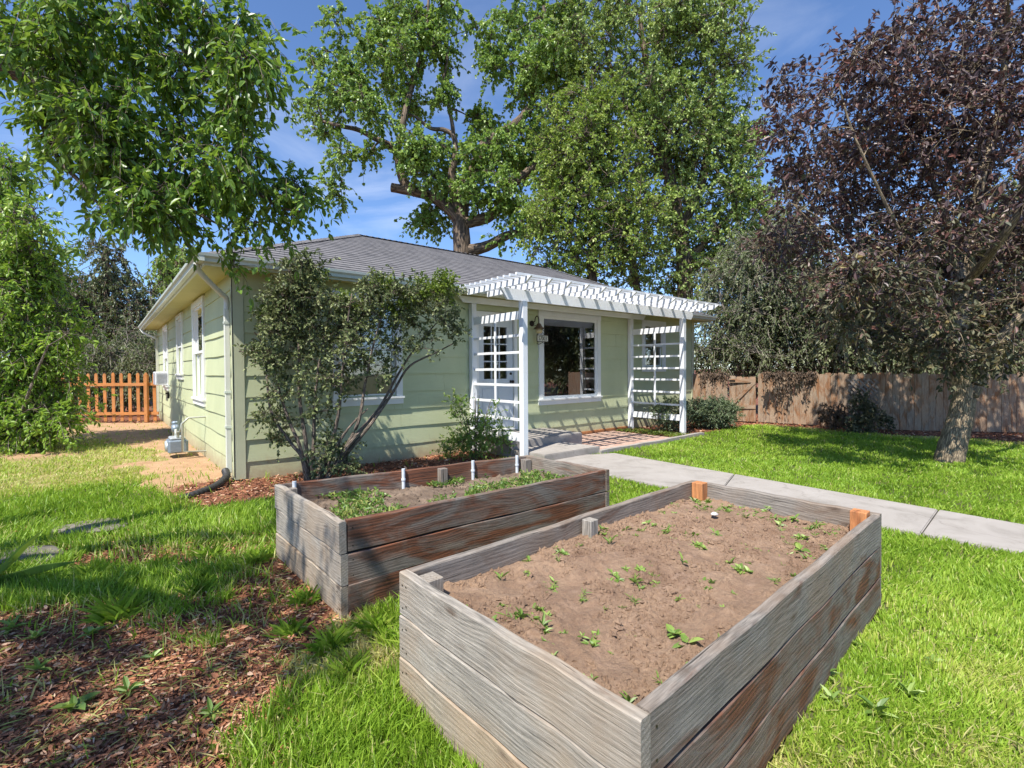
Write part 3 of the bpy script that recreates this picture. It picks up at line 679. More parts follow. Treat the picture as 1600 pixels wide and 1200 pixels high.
def window(h, mp, kind, seed):
    rnd = random.Random(seed); u0, u1, z0, z1 = h; c = CAS
    fr = MB()
    fr.box(u0, u0+c, .0, .042, z0+c*.8, z1-c, 'z', mp); fr.box(u1-c, u1, .0, .042, z0+c*.8, z1-c, 'z', mp)
    fr.box(u0-.01, u1+.01, .0, .046, z1-c, z1, 'x', mp)
    w = fr.build('window', M_TRIM, house)
    si = MB(); si.box(u0-.02, u1+.02, .0, .075, z0+.055, z0+c*.8, 'x', mp); si.box(u0-.01, u1+.01, .0, .045, z0-.04, z0+.053, 'x', mp); si.build('sill', M_TRIM, w)
    ia = (u0+c, u1-c, z0+c*.8, z1-c); s = .045 if kind != 'pic' else .055
    def sash(a0, a1, b0, b1, dep, name='sash'):
        f = MB(); f.box(a0, a0+s, dep-.03, dep, b0, b1, 'z', mp); f.box(a1-s, a1, dep-.03, dep, b0, b1, 'z', mp)
        f.box(a0+s, a1-s, dep-.03, dep, b0, b0+s, 'x', mp); f.box(a0+s, a1-s, dep-.03, dep, b1-s, b1, 'x', mp)
        f.build(name, M_TRIM, w)
        g = MB(); vs = [mp(a0+s-.005, dep-.018, b0+s-.005), mp(a1-s+.005, dep-.018, b0+s-.005), mp(a1-s+.005, dep-.018, b1-s+.005), mp(a0+s-.005, dep-.018, b1-s+.005)]
        g.add(vs, [(0, 1, 2, 3)]); g.build('pane', M_GLASS, w, recalc=False)
    if kind == 'pic': sash(*ia, .012)
    else:
        m = (ia[2]+ia[3])/2; sash(ia[0], ia[1], m-.02, ia[3], .012); sash(ia[0], ia[1], ia[2], m+.022, -.025)
    return w
window(FW[0], FRONT, 'dh', 1); window(FW[1], FRONT, 'pic', 2); window(FW[2], FRONT, 'dh', 3)
for i, h in enumerate(SW): window(h, SIDE, 'dh', 5+i)
# curtains / blind inside the left window
M_CURT = plain('curtain_cloth', (0.30, 0.23, 0.15), 0.9)
def curtain(mp, u0, u1, z0, z1, dep, nm='curtain', mat=None):
    mb = MB(); n = int((u1-u0)/.025)+1; vs = []
    for i in range(n+1):
        u = u0+(u1-u0)*i/n; o = dep+.018*math.sin(i*1.3)
        vs += [mp(u, o, z0), mp(u, o, z1)]
    mb.add(vs, [(2*i, 2*i+2, 2*i+3, 2*i+1) for i in range(n)], smooth=True); mb.build(nm, mat or M_CURT, house, recalc=False)
curtain(FRONT, 1.36, 2.44, 1.0, 2.70, -.22); curtain(SIDE, 2.5, 2.95, .95, 2.8, -.2, 'curtain', plain('pale_curtain_cloth', (0.55, 0.55, 0.58), .9)); curtain(SIDE, 5.55, 6.5, 1.9, 2.8, -.2, 'curtain', MATS['pale_curtain_cloth'])
curtain(FRONT, 9.25, 9.6, 1.5, 2.7, -.2)
# entry door with nine lights
u0, u1, z0, z1 = DOOR; fr = MB()
fr.box(u0-.01, u0+.065, 0, .045, z0, z1-.08, 'z', FRONT); fr.box(u1-.065, u1+.01, 0, .045, z0, z1-.08, 'z', FRONT); fr.box(u0-.02, u1+.02, 0, .05, z1-.08, z1+.02, 'x', FRONT)
fr.box(u0, u1, -.10, .06, z0, z0+.03, 'x', FRONT)
dfr = fr.build('door_frame', M_TRIM, house)
dr = MB(); A0, A1, B0, B1 = u0+.07, u1-.07, z0+.035, z1-.09
gx0, gx1, gz0, gz1 = A0+.15, A1-.15, B0+.98, B1-.16
for r in rect_minus(A0, A1, B0, B1, [(gx0, gx1, gz0, gz1)]): dr.box(r[0], r[1], -.05, -.008, r[2], r[3], 'z', FRONT)
for i in (0, 1):                           # raised lower panels
    x = A0+.11+i*.38; dr.box(x, x+.27, -.007, .004, B0+.16, B0+.80, 'z', FRONT, bev=.004)
for i in (1, 2):
    x = gx0+(gx1-gx0)*i/3; dr.box(x-.011, x+.011, -.04, -.006, gz0, gz1, 'z', FRONT)
    z = gz0+(gz1-gz0)*i/3; dr.box(gx0, gx1, -.042, -.004, z-.011, z+.011, 'x', FRONT)
door = dr.build('door', M_DOOR, house)
g = MB()
g.add([FRONT(gx0, -.03, gz0), FRONT(gx1, -.03, gz0), FRONT(gx1, -.03, gz1), FRONT(gx0, -.03, gz1)], [(0, 1, 2, 3)])
g.build('pane', M_GLASS, door, recalc=False)
M_DARK = plain('dark_bronze_metal', (0.035, 0.028, 0.022), 0.45, 0.6)
hn = MB(); hn.lathe([(.028, 0), (.028, -.012), (.012, -.02), (.012, -.045), (.03, -.055), (.032, -.075), (.018, -.09)], (A1-.06, .008, B0+.92), 14, axis='y')
hn.build('door_knob', M_DARK, door); hn = MB(); hn.lathe([(.024, 0), (.024, -.02)], (A1-.06, .008, B0+1.08), 12, axis='y'); hn.build('deadbolt', M_DARK, door)

# roof: shingle courses on every slope, hip caps
def slope(mb, p0, p1, q0, q1, n=24, lift=.011):
    """p0-p1 eave, q0-q1 top edge"""
    p0, p1, q0, q1 = map(Vector, (p0, p1, q0, q1)); nr = (p1-p0).cross(q0-p0).normalized()
    if nr.z < 0: nr = -nr
    ud = (p1-p0).normalized(); Ls = ((q0-p0)-ud*(q0-p0).dot(ud)).length
    for i in range(n):
        a, b = i/n, min(1, (i+1.05)/n); A = p0.lerp(q0, a)+nr*lift; B = p1.lerp(q1, a)+nr*lift; C = p1.lerp(q1, b); D = p0.lerp(q0, b)
        A2 = p0.lerp(q0, a); B2 = p1.lerp(q1, a); P = [A, B, C, D, A2, B2]
        gc = [((v-p0).dot(ud), Ls*(a if k in (0, 1, 4, 5) else b)+.0005, 0) for k, v in enumerate(P)]
        mb.add(P, [(0, 1, 2, 3), (4, 5, 1, 0)], gc, random.random())
R = (MD+2*OV)/2; zt = EZ+R*PITCHR; e0, e1, d0, d1 = -OV, HW+OV, -OV, MD+OV
rf = MB(); E = EZ-.005
slope(rf, (e0, d0, E), (e1, d0, E), (e0+R, d0+R, zt), (e1-R, d0+R, zt))                     # front
slope(rf, (e0, WD+OV, E), (e0, d0, E), (e0+R, WD+OV-R, zt), (e0+R, d0+R, zt))               # left
slope(rf, (e1, d0, E), (e1, d1, E), (e1-R, d0+R, zt), (e1-R, d1-R, zt))                     # right hip
slope(rf, (e1, d1, E), (6.0+OV, d1, E), (e1-R, d1-R, zt), (6.0+OV-R, d1-R, zt))             # rear
slope(rf, (6.0+OV, d1, E), (6.0+OV, WD+OV, E), (6.0+OV-R, d1-R, zt), (6.0+OV-R, WD+OV-R, zt))  # wing right
slope(rf, (6.0+OV, WD+OV, E), (e0, WD+OV, E), (6.0+OV-R, WD+OV-R, zt), (e0+R, WD+OV-R, zt))
roof = rf.build('roof', M_ROOF, house, recalc=False)
cp = MB()
def caps(a, b):
    a, b = Vector(a), Vector(b); L_ = (b-a).length; n = int(L_/.14)
    d = (b-a)/n; sdv = d.cross(Vector((0, 0, 1))).normalized()
    for i in range(n):
        p = a+d*i; q = a+d*(i+1.15); h0, h1 = .030, .014
        vs = [p+sdv*.11+Vector((0, 0, h0-.035)), p+Vector((0, 0, h0)), p-sdv*.11+Vector((0, 0, h0-.035)), q+sdv*.11+Vector((0, 0, h1-.035)), q+Vector((0, 0, h1)), q-sdv*.11+Vector((0, 0, h1-.035))]
        cp.add(vs, [(0, 1, 4, 3), (1, 2, 5, 4), (0, 2, 1)], [(v.x*1.3, v.y*1.1, 0) for v in vs])
caps((e0, d0, E), (e0+R, d0+R, zt)); caps((e0+R, d0+R, zt), (e1-R, d0+R, zt)); caps((e1, d0, E), (e1-R, d0+R, zt)); caps((e1, d1, E), (e1-R, d1-R, zt)); caps((e0+R, d0+R, zt), (e0+R, WD+OV-R, zt))
cp.build('ridge_cap', M_ROOF, roof, recalc=False)
# soffit (flat) and fascia
so = MB(); t = .012
so.box(e0+.02, e1-.02, d0+.02, -.001, SZ, SZ+t); so.box(e0+.02, -.001, 0, WD+OV-.02, SZ, SZ+t)
so.box(HW+.001, e1-.02, 0, d1-.02, SZ, SZ+t); so.box(6.0, HW, MD+.001, d1-.02, SZ, SZ+t, 'x')
so.build('soffit', M_SOFF, house)
fa = MB()
fa.box(e0-.002, e1+.002, d0-.004, d0+.018, SZ-.035, EZ-.012); fa.box(e0-.004, e0+.018, d0+.019, WD+OV, SZ-.035, EZ-.012, 'y'); fa.box(e1-.018, e1+.004, d0+.019, d1, SZ-.035, EZ-.012, 'y')
fa.build('fascia', paint('fascia_paint', (0.66, 0.68, 0.56), .5, .1), house)
# K-style gutters, swept profile
def gutter(a, b, outv, nm='gutter'):
    a, b, outv = Vector(a), Vector(b), Vector(outv); prof = [(0, 0), (0, -.10), (.065, -.10), (.072, -.06), (.10, -.035), (.105, 0.0), (.095, 0.0), (.093, -.01)]
    vs = []; k = len(prof); n = 10
    for i in range(n+1):
        p = a.lerp(b, i/n); sag = -.006*math.sin(math.pi*i/n)
        for (o, z) in prof: vs.append(p+outv*o+Vector((0, 0, z+sag)))
    mb = MB(); fs = [(i*k+j, i*k+j+1, (i+1)*k+j+1, (i+1)*k+j) for i in range(n) for j in range(k-1)]
    fs += [tuple(range(6)), tuple(n*k+j for j in range(6))]
    mb.add(vs, fs); return mb.build(nm, M_GUT, house, recalc=False)
gutter((e0-.105, d0-.005, EZ), (e1+.02, d0-.005, EZ), (0, -1, 0)); gutter((e0-.005, d0-.10, EZ), (e0-.005, WD+OV, EZ), (-1, 0, 0))
# downspout: outlet elbow under the gutter corner, diagonal to the wall, then down the side wall
ds = MB()
def rib(pts, w, h, n=34):
    P = smooth_line(pts, 8); P = P[np.linspace(0, len(P)-1, n).astype(int)]
    return P
pe = rib([(e0-.05, d0+.18, EZ-.09), (e0-.05, d0+.19, SZ-.05), (e0+.06, d0+.28, SZ-.16), (-.16, .04, SZ-.30), (-.075, .12, SZ-.36), (-.070, .13, SZ-.52)], .07, .05)
ds.tube(pe, [.034+(.004 if i % 2 else 0) for i in range(len(pe))], 10); spout = ds.build('downspout', paint('downspout_paint', (0.70, 0.70, 0.62), .4, .1, False), house)
d2 = MB(); d2.box(-.105, -.038, .105, .165, .10, SZ-.50, 'z', bev=.006); d2.build('lower_pipe', MATS['downspout_paint'], spout)
for z in (2.15, 1.2, .72): d3 = MB(); d3.box(-.112, -.034, .098, .172, z, z+.03, 'x'); d3.build('strap', M_GUT, spout)
wr = MB(); wr.tube([(-.034, .10-.13, z+.0) for z in np.linspace(.05, 2.8, 9)], .006, 6); wr.build('cable', M_DARK, house)
# far downspout
f2 = MB(); f2.box(-.10, -.035, WD-.35, WD-.28, .1, SZ-.3, 'z'); f2.tube([(e0-.05, WD+.1, EZ-.1), (e0, WD, SZ-.1), (-.08, WD-.30, SZ-.30)], .035, 8); f2.build('downspout', MATS['downspout_paint'], house)
# roof vents
rv = MB(); rv.lathe([(.05, 0), (.05, .28), (.03, .29)], (e1-R-2.6, d0+R+.6, zt-.25), 12); rv.build('vent_pipe', M_TRIM, roof)
rv = MB(); rv.lathe([(.045, -.1), (.045, .22), (.11, .23), (.11, .26), (.03, .33)], (.9, 8.3, EZ+.62), 14); rv.build('vent_pipe', M_DARK, roof)

# things hung on or set in the house
ac = empty('air_conditioner', house.matrix_world @ Vector((0, 0, 0)), 0, 'white air conditioner set in the bottom of the farthest side window', 'air conditioner')
bpy.context.view_layer.update()
HM = Matrix.Translation(CORNER) @ Matrix.Rotation(rad(HANG), 4, 'Z')
def hloc(o, x, y, z): o.location = HM @ Vector((x, y, z)); o.rotation_euler = (0, 0, rad(HANG))
hloc(ac, 0, 9.35, 1.13)
m = MB(); m.box(-.30, .05, -.33, .33, 0, .37, bev=.015); m.build('case', plain('ac_casing', (0.74, 0.75, 0.78), .5), ac)
m = MB()
for i in range(11): m.box(-.309, -.302, -.30, -.02, .03+i*.029, .045+i*.029)
for i in range(11): m.box(-.309, -.302, .02, .30, .03+i*.029, .045+i*.029)
for i in range(8): m.box(-.26+i*.03, -.245+i*.03, -.338, -.331, .06, .31)
m.build('grille', plain('ac_grille', (0.42, 0.43, 0.46), .6), ac)
bt = empty('meter_box', (0, 0, 0), 0, 'small dark bracket hanging on the side wall below the air conditioner', 'bracket'); hloc(bt, -.03, 8.5, .78)
m = MB(); m.box(-.05, 0, -.04, .04, 0, .17, bev=.006); m.box(-.09, -.05, -.02, .02, .12, .16); m.build('plate', M_DARK, bt)

# gas meter
gm = empty('gas_meter', (0, 0, 0), 0, 'grey gas meter with pipes standing on bare dirt beside the side wall', 'gas meter'); hloc(gm, -.40, 2.95, 0); gm.scale = (1.15, 1.15, .76)
M_GAS = plain('meter_grey_metal', (0.25, 0.30, 0.36), .45, .4); M_PIPE = plain('painted_pipe', (0.42, 0.43, 0.37), .5, .3)
m = MB(); m.box(-.13, .13, -.19, .19, .10, .40, bev=.03); m.build('case', M_GAS, gm)
m = MB(); m.lathe([(.12, 0), (.13, .02), (.12, .05), (.05, .06)], (-.15, 0, .25), 20, axis='x'); m.box(-.1, .1, -.15, .15, .402, .46, bev=.02); m.build('index_cover', plain('meter_face', (0.5, 0.53, 0.55), .4, .3), gm)
m = MB(); m.lathe([(.02, -.05), (.10, -.04), (.11, 0), (.10, .04), (.04, .05)], (0, .24, .62), 20, axis='x'); m.lathe([(.045, 0), (.045, .07), (.03, .09)], (.0, .24, .70), 14); m.build('regulator', M_GAS, gm)
m = MB(); m.tube([(0, .13, .46), (0, .13, .60), (0, .24, .62), (0, .40, .62), (0, .42, .1), (0, .42, -.02)], .020, 10); m.tube([(0, -.13, .46), (0, -.13, .58), (0, -.24, .60), (.02, -.30, .62), (.04, -.34, .80), (.12, -.34, .92), (.40, -.34, .92)], .020, 10)
m.tube([(.04, -.33, .80), (.04, -.34, .16), (.38, -.34, .12)], .02, 10); m.tube([(.405, -.9, 1.10), (.405, -.5, .96), (.405, .6, .95), (.405, 2.2, 1.02)], .014, 8)
m.build('pipe', M_PIPE, gm)

# black corrugated drain hose on the ground
hs = empty('drain_hose', G(345, 762), 0, 'black corrugated drain hose lying in the grass at the house corner', 'hose')
m = MB(); hp = smooth_line([W(-.12, -.13, .14), W(-.14, .05, .08), W(-.30, .33, .035), W(-.52, .55, .02), W(-.72, .66, .0)], 20)
loc = np.array(hs.location); m.tube([p-loc for p in hp], [.042+(.007 if (i//2) % 2 else 0) for i in range(len(hp))], 14)
m.build('pipe', plain('black_plastic', (0.04, 0.038, 0.036), .5), hs)

# wall lantern and number sign
ln = empty('wall_lantern', (0, 0, 0), 0, 'dark barn style wall lantern on a curved arm beside the picture window', 'lantern'); hloc(ln, 5.42, -.02, 2.42)
m = MB(); m.lathe([(.06, 0), (.06, -.02), (.02, -.03)], (0, 0, .02), 16, axis='y'); m.build('mount', M_DARK, ln)
m = MB(); an = np.linspace(0, math.pi, 10); m.tube([(0, -.02, .03)]+[(0, -.10-.06*(1-math.cos(a))+.06*0, .06+.10*math.sin(a)) for a in an]+[(0, -.22, -.03)], .010, 8); m.build('arm', M_DARK, ln)
m = MB(); m.lathe([(.02, .03), (.045, .01), (.06, -.03), (.11, -.075), (.115, -.085), (.10, -.08)], (0, -.22, -.02), 20); m.build('shade', plain('bronze_shade', (.16, .10, .06), .5, .4), ln)
m = MB(); m.lathe([(.055, -.075), (.075, -.13), (.055, -.17), (.01, -.18)], (0, -.22, -.02), 16); m.build('bulb_glass', plain('amber_glass', (.55, .45, .25), .3), ln)
sg = empty('house_number_sign', (0, 0, 0), 0, 'small hanging house number sign in a scrolled dark metal frame', 'sign'); hloc(sg, 5.585, -.17, 2.06)
m = MB(); m.box(-.16, .16, -.006, .006, 0, .012); m.box(-.16, .16, -.006, .006, .13, .142); m.box(-.16, -.148, -.006, .006, .012, .13); m.box(.148, .16, -.006, .006, .012, .13)
m.tube([(-.16, 0, .14), (0, 0, .25), (.16, 0, .14)], .006, 6); m.tube([(0, 0, .25), (0, .0, .30), (-.06, .08, .34), (-.08, .16, .34)], .006, 6)
for s in (-1, 1): m.tube([(s*.15, 0, 0), (s*.16, 0, -.04), (s*.10, 0, -.055), (s*.05, 0, -.03), (0, 0, -.01)], .006, 6)
m.tube([(-.05, 0, .145), (0, 0, .19), (.05, 0, .145)], .005, 6); m.build('scroll_frame', M_DARK, sg)
m = MB(); m.box(-.147, .147, -.004, .004, .013, .129); pl_ = m.build('number_plate', plain('cream_tile', (.72, .68, .55), .5), sg)
fc = bpy.data.curves.new('numerals', 'FONT'); fc.body = '57003'; fc.size = .125; fc.align_x = 'CENTER'; fc.extrude = .001; fc.space_character = 1.0
ft = bpy.data.objects.new('numerals', fc); COL.objects.link(ft); dg = bpy.context.evaluated_depsgraph_get()
me = bpy.data.meshes.new_from_object(ft.evaluated_get(dg)); bpy.data.objects.remove(ft)
nm = bpy.data.objects.new('numerals', me); COL.objects.link(nm); me.materials.clear(); me.materials.append(M_DARK)
nm.parent = pl_; nm.location = (0, -.0065, .028); nm.rotation_euler = (rad(90), 0, 0); nm.scale = (.78, 1, 1)
# small sofa seen through the picture window
sf = empty('sofa', (0, 0, 0), 0, 'blue grey sofa back seen through the picture window', 'sofa'); hloc(sf, 6.05, .55, .30)
M_SOFA = plain('sofa_cloth', (0.20, 0.27, 0.32), .9)
m = MB(); m.box(-.85, .62, -.12, .12, .05, .85, bev=.05); m.build('backrest', M_SOFA, sf)
m = MB(); m.box(-.8, .58, .13, .75, .05, .45, bev=.05); m.build('seat', M_SOFA, sf)

# ------------------------------------------------------------------ steps and patio
def hpoly(pts): return [tuple(W(u, o)[:2]) for u, o in pts]
st = empty('entry_steps', (0, 0, 0), 0, 'pale concrete steps with a wide landing below the front door', 'steps')
prism('landing', hpoly([(3.95, .035), (5.72, .035), (5.72, 1.12), (3.95, 1.12)]), -.05, .27, M_CONC, parent=st, bev=.012)
prism('lower_step', hpoly([(3.98, 1.122), (5.2, 1.122), (5.32, 1.9), (3.98, 1.9)]), -.05, .135, M_CONC, parent=st, bev=.012)
def patio():
    o = prism('patio', hpoly([(5.34, .04), (7.98, .04), (7.98, 1.86), (5.34, 1.86)]), -.03, .012, M_BRICK, kind='structure')
    a = o.data.attributes['gc']
    for i, v in enumerate(o.data.vertices):
        u, oo = local(v.co.x, v.co.y); a.data[i].vector = (u, oo, 0)
patio()
kb = MB(); kb.beam(W(5.3, 1.91, .02), W(8.85, 1.86, .02), .09, .09, seg=14, wob=.004); kb.build('patio_edging', M_CONC, None, kind='structure')

# ------------------------------------------------------------------ pergola
pg = empty('pergola', CORNER, rad(HANG), 'white painted pergola with slatted top over the front entry', 'pergola')
PF = lambda u, o, z: (u, -o, z)
U1_, U2_ = 3.90, 8.66; OI, OO = .075, 1.50
for (u, o, nm) in ((U1_, OI, 'post'), (U2_, OI, 'post'), (U1_, OO, 'post'), (U2_, OO, 'post')):
    m = MB(); m.box(u-.052, u+.052, o-.052, o+.052, .0, 2.72 if o == OI else 2.61, 'z', PF, bev=.004); m.build(nm, M_PERG, pg)
def tapered(mb, a, b, o, w, z0, z1, cut):
    vs = []
    for s in (-w/2, w/2):
        vs += [PF(a, o+s, z1), PF(a+cut, o+s, z0), PF(b-cut, o+s, z0), PF(b, o+s, z1)]
    gc = [(v[0], v[2], v[1]) for v in vs]
    mb.add(vs, [(0, 1, 2, 3), (7, 6, 5, 4), (0, 4, 5, 1), (1, 5, 6, 2), (2, 6, 7, 3), (3, 7, 4, 0)], gc)
m = MB(); tapered(m, 3.42, 9.12, OO, .045, 2.61, 2.79, .14); m.build('beam', M_PERG, pg)
m = MB(); tapered(m, 3.55, 9.2, OI+.055, .04, 2.722, 2.835, .10); m.build('beam', M_PERG, pg)
nr = 14
for i in range(nr):
    u = 3.50+(9.03-3.50)*i/(nr-1); m = MB(); z0, z1 = 2.792, 2.882; w = .036; vs = []
    for s in (-w/2, w/2): vs += [PF(u+s, .515, z1), PF(u+s, .515, z0), PF(u+s, 2.03, z0), PF(u+s, 2.16, z1)]
    m.add(vs, [(0, 1, 2, 3), (7, 6, 5, 4), (0, 4, 5, 1), (1, 5, 6, 2), (2, 6, 7, 3), (3, 7, 4, 0)], [(v[1], v[2], v[0]) for v in vs]); m.build('rafter', M_PERG, pg)
for i in range(11):
    o = .585+(2.06-.585)*i/10; m = MB(); m.beam(PF(3.28, o, 2.902), PF(9.28, o, 2.902), .038, .038, seg=14, wob=.002); m.build('slat', M_PERG, pg)
zr = [2.39, 2.06, 1.78, 1.50, 1.235, .95, .665, .375]
for U, off in ((U1_, .0), (U2_, .0)):
    tr = MB(); tr.beam(PF(U, OI+.05, zr[0]), PF(U, OO-.05, zr[0]), .036, .135, seg=4); trl = tr.build('trellis', M_PERG, pg)
    for k, z in enumerate(zr[1:]):
        h = .135 if k == 6 else .042; m = MB(); m.beam(PF(U, OI+.05, z), PF(U, OO-.05, z), .036, h, seg=6, wob=.002); m.build('rail', M_PERG, trl)
    mid = (OI+OO)/2; m = MB(); m.box(U-.038, U-.019, mid-.022, mid+.022, .62, 2.33, 'z', PF); m.build('stile', M_PERG, trl)

# ------------------------------------------------------------------ raised beds
def soil_surface(name, poly, z, mat, label, amp, res=.009, inset=.03):
    c = [Vector((*p, 0)) for p in poly]; Lx = (c[2]-c[1]).length; Ly = (c[1]-c[0]).length
    nx, ny = int(Lx/res), int(Ly/res); X = np.linspace(inset/Lx, 1-inset/Lx, nx); Y = np.linspace(inset/Ly, 1-inset/Ly, ny); A, B = np.meshgrid(X, Y)
    a, b, cc, d = [np.array(p[:2]) for p in (c[0], c[1], c[2], c[3])]          # L N R K
    P = ((a*(1-B[..., None])+b*B[..., None])*(1-A[..., None])+(d*(1-B[..., None])+cc*B[..., None])*A[..., None])
    x, y = P[..., 0], P[..., 1]; cl = np.maximum(0, fbm(x+20, y, 22)-.56)*.07+np.maximum(0, vnoise(x+20, y+3, 70)-.78)*.035
    Z = z+(fbm(x, y, 2.2)-.5)*amp+(fbm(x, y, 9)-.5)*amp*.45+cl
    V = np.stack([x, y, Z], -1).reshape(-1, 3); i = np.arange(ny-1)[:, None]; j = np.arange(nx-1)[None]; q = i*nx+j
    F = np.stack([q, q+1, q+nx+1, q+nx], -1).reshape(-1, 4)
    o = bulk(name, V, F, np.zeros(len(V)), mat, smooth=True); tag(o, label, 'soil', kind='stuff'); return P, Z
def crumbs(nm, P, Z, n, mat, label, seed, big=.014):
    r = np.random.default_rng(seed); ny, nx = Z.shape; k = fbm(r.random(n)*0, np.zeros(n), 1)
    I = r.integers(2, ny-2, n*2); J = r.integers(2, nx-2, n*2); c = np.concatenate([P[I, J], Z[I, J][:, None]], 1)
    c = c[fbm(c[:, 0]+3, c[:, 1], 4) > .42][:n]; n = len(c)
    o8 = np.array([(1, 0, 0), (-1, 0, 0), (0, 1, 0), (0, -1, 0), (0, 0, 1), (0, 0, -1)], float)
    sz = .002+big*r.random(n)**4; V = c[:, None]+o8[None]*sz[:, None, None]*r.uniform(.6, 1.3, (n, 6, 1))+r.normal(size=(n, 6, 3))*sz[:, None, None]*.25
    b = np.arange(n)[:, None]*6; T_ = np.array([(0, 2, 4), (2, 1, 4), (1, 3, 4), (3, 0, 4), (2, 0, 5), (1, 2, 5), (3, 1, 5), (0, 3, 5)])
    F = (b[:, None]+T_[None]).reshape(-1, 3); o = bulk(nm, V.reshape(-1, 3), F, np.repeat(r.random(n), 6), mat); tag(o, label, 'soil clods', kind='stuff')
def bed(poly, nm, label, mats, joints, seed):
    random.seed(seed); root = empty(nm, (poly[0]+poly[2])/2*1.0, 0, label, 'raised bed'); root.location.z = 0; c = root.location.copy()
    T = .045; ctr = Vector((sum(p.x for p in poly)/4, sum(p.y for p in poly)/4, 0)); Lc, Nc, Rc, Kc = [Vector((p.x, p.y, 0)) for p in poly]
    for (a, b, short) in ((Lc, Nc, True), (Rc, Kc, True), (Nc, Rc, False), (Kc, Lc, False)):
        d = (b-a).normalized(); n = Vector((-d.y, d.x, 0))
        if n.dot(ctr-a) < 0: n = -n
        zz = [.0, .195, .39, .585]
        for k in range(3):
            p, q = (a, b) if short else (a+d*(T+.003), b-d*(T+.003))
            off = n*(T/2+random.uniform(-.004, .006)); h = .189 if k < 2 else .193
            tilt = random.uniform(-.004, .004); jz = random.uniform(-.002, .002)
            m = MB(); zc = (zz[k]+zz[k+1])/2+.001
            m.beam(p+off-c+Vector((0, 0, zc+tilt+jz)), q+off-c+Vector((0, 0, zc-tilt+jz)), T, h, seg=16, wob=.0022, bev=.005)
            nd = -n; up_ = Vector((0, 0, 1))
            for e_ in (.028, .06) if short else (.03,):
                for sg_ in (-1, 1):
                    for zo in (-.05, .05):
                        P_ = (p if sg_ < 0 else q)-d*(e_*sg_)+off-c+nd*(T/2+.001)+Vector((0, 0, zc+zo+random.uniform(-.012, .012)))
                        ring_ = [P_+d*.0045*math.cos(t_)+up_*.0045*math.sin(t_) for t_ in np.linspace(0, 6.28, 8, endpoint=False)]
                        m.add(ring_, [tuple(range(8))], mi=1)
            mt = M_STAIN if (seed == 9 and not short) else (mats[0] if k else M_TANP) if short and a == Lc else (mats[1] if k == 2 or short else M_STAIN)
            m.build('plank', [mt, M_DARK], root, recalc=False)
    return root, c
b2, c2 = bed(BED2, 'raised_bed', 'nearer raised garden bed of weathered planks filled with bare brown soil', (M_BED2, M_BED), None, 5)
b1, c1 = bed(BED1, 'raised_bed', 'farther raised garden bed of dark stained planks in front of the tall multi stemmed shrub', (M_BED2, M_BED), None, 9)
SO2, SZ2 = soil_surface('soil', P2, .475, M_SOIL, 'dry reddish brown soil filling the nearer raised bed', .07)
SO1, SZ1 = soil_surface('soil', P1, .425, M_SOIL2, 'dark soil filling the farther raised bed', .06)
crumbs('soil_clods', SO2, SZ2, 16000, M_SOIL, 'small crumbs and clods of soil on the nearer raised bed', 7)
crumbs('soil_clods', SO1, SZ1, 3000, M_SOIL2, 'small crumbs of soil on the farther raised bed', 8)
def stake(root, c, px, py, ztop, w, mat, rz, h=.3, nm='stake'):
    p = G(px, py, ztop); m = MB(); R_ = Matrix.Rotation(rz, 3, 'Z')
    vs = MB(); vs.box(-w/2, w/2, -w/2, w/2, ztop-h, ztop, 'z', bev=.003)
    vs.v = [tuple(R_ @ Vector(v)+Vector((p.x-c.x, p.y-c.y, 0))) for v in vs.v]; return vs.build(nm, mat, root)
bd = BED2[2]-BED2[1]; brz = math.atan2(bd.y, bd.x)
# stakes stand just inside the planks of the nearer bed
def inside(poly, a, b, t, off):
    """point along edge a-b at t, pushed inwards by off"""
    A, B = poly[a], poly[b]; d = (B-A).normalized(); n = Vector((-d.y, d.x, 0)); ctr = sum(poly, Vector())/4
    if n.dot(ctr-A) < 0: n = -n
    return A.lerp(B, t)+n*off
def stake_at(root, c, p, ztop, w, mat, rz, h=.35, nm='stake', label=None):
    vs = MB(); R_ = Matrix.Rotation(rz, 3, 'Z'); vs.box(-w/2, w/2, -w/2, w/2, ztop-h, ztop, 'z', bev=.003)
    vs.v = [tuple(R_ @ Vector(v)+Vector((p.x-c.x, p.y-c.y, 0))) for v in vs.v]; o = vs.build(nm, mat, root); tag(o, label); return o
def inset2(poly, i, j, k, d1, d2):
    """corner i, moved d1 towards j and d2 towards k"""
    return poly[i]+(poly[j]-poly[i]).normalized()*d1+(poly[k]-poly[i]).normalized()*d2
stake_at(b2, c2, inset2(BED2, 3, 0, 2, .095, .095), .592, .088, M_CEDAR, brz, nm='stake', label='fresh orange cedar stake')
stake_at(b2, c2, inset2(BED2, 2, 1, 3, .095, .095), .600, .088, M_CEDAR, brz, nm='stake', label='fresh orange cedar stake')
stake_at(b2, c2, inset2(BED2, 0, 1, 3, .11, .10), .57, .088, M_BED2, brz, nm='stake')
stake_at(b2, c2, inside(BED2, 0, 3, .46, .095), .585, .07, M_BED2, brz, nm='stake')
M_PVC = plain('white_plastic_pipe', (0.66, 0.70, 0.74), .4)
bd1 = BED1[2]-BED1[1]; rz1 = math.atan2(bd1.y, bd1.x)
for t in (.055, .43, .72, .93):
    p = inside(BED1, 0, 3, t, .062); m = MB(); q = p-c1; m.tube([(q.x, q.y, .30), (q.x, q.y, .605)], .016, 12); m.tube([(q.x, q.y, .50), (q.x, q.y, .515)], .021, 12); m.build('pipe_holder', M_PVC, b1)
stake_at(b1, c1, inside(BED1, 0, 3, .585, .07), .57, .075, M_BED, rz1)
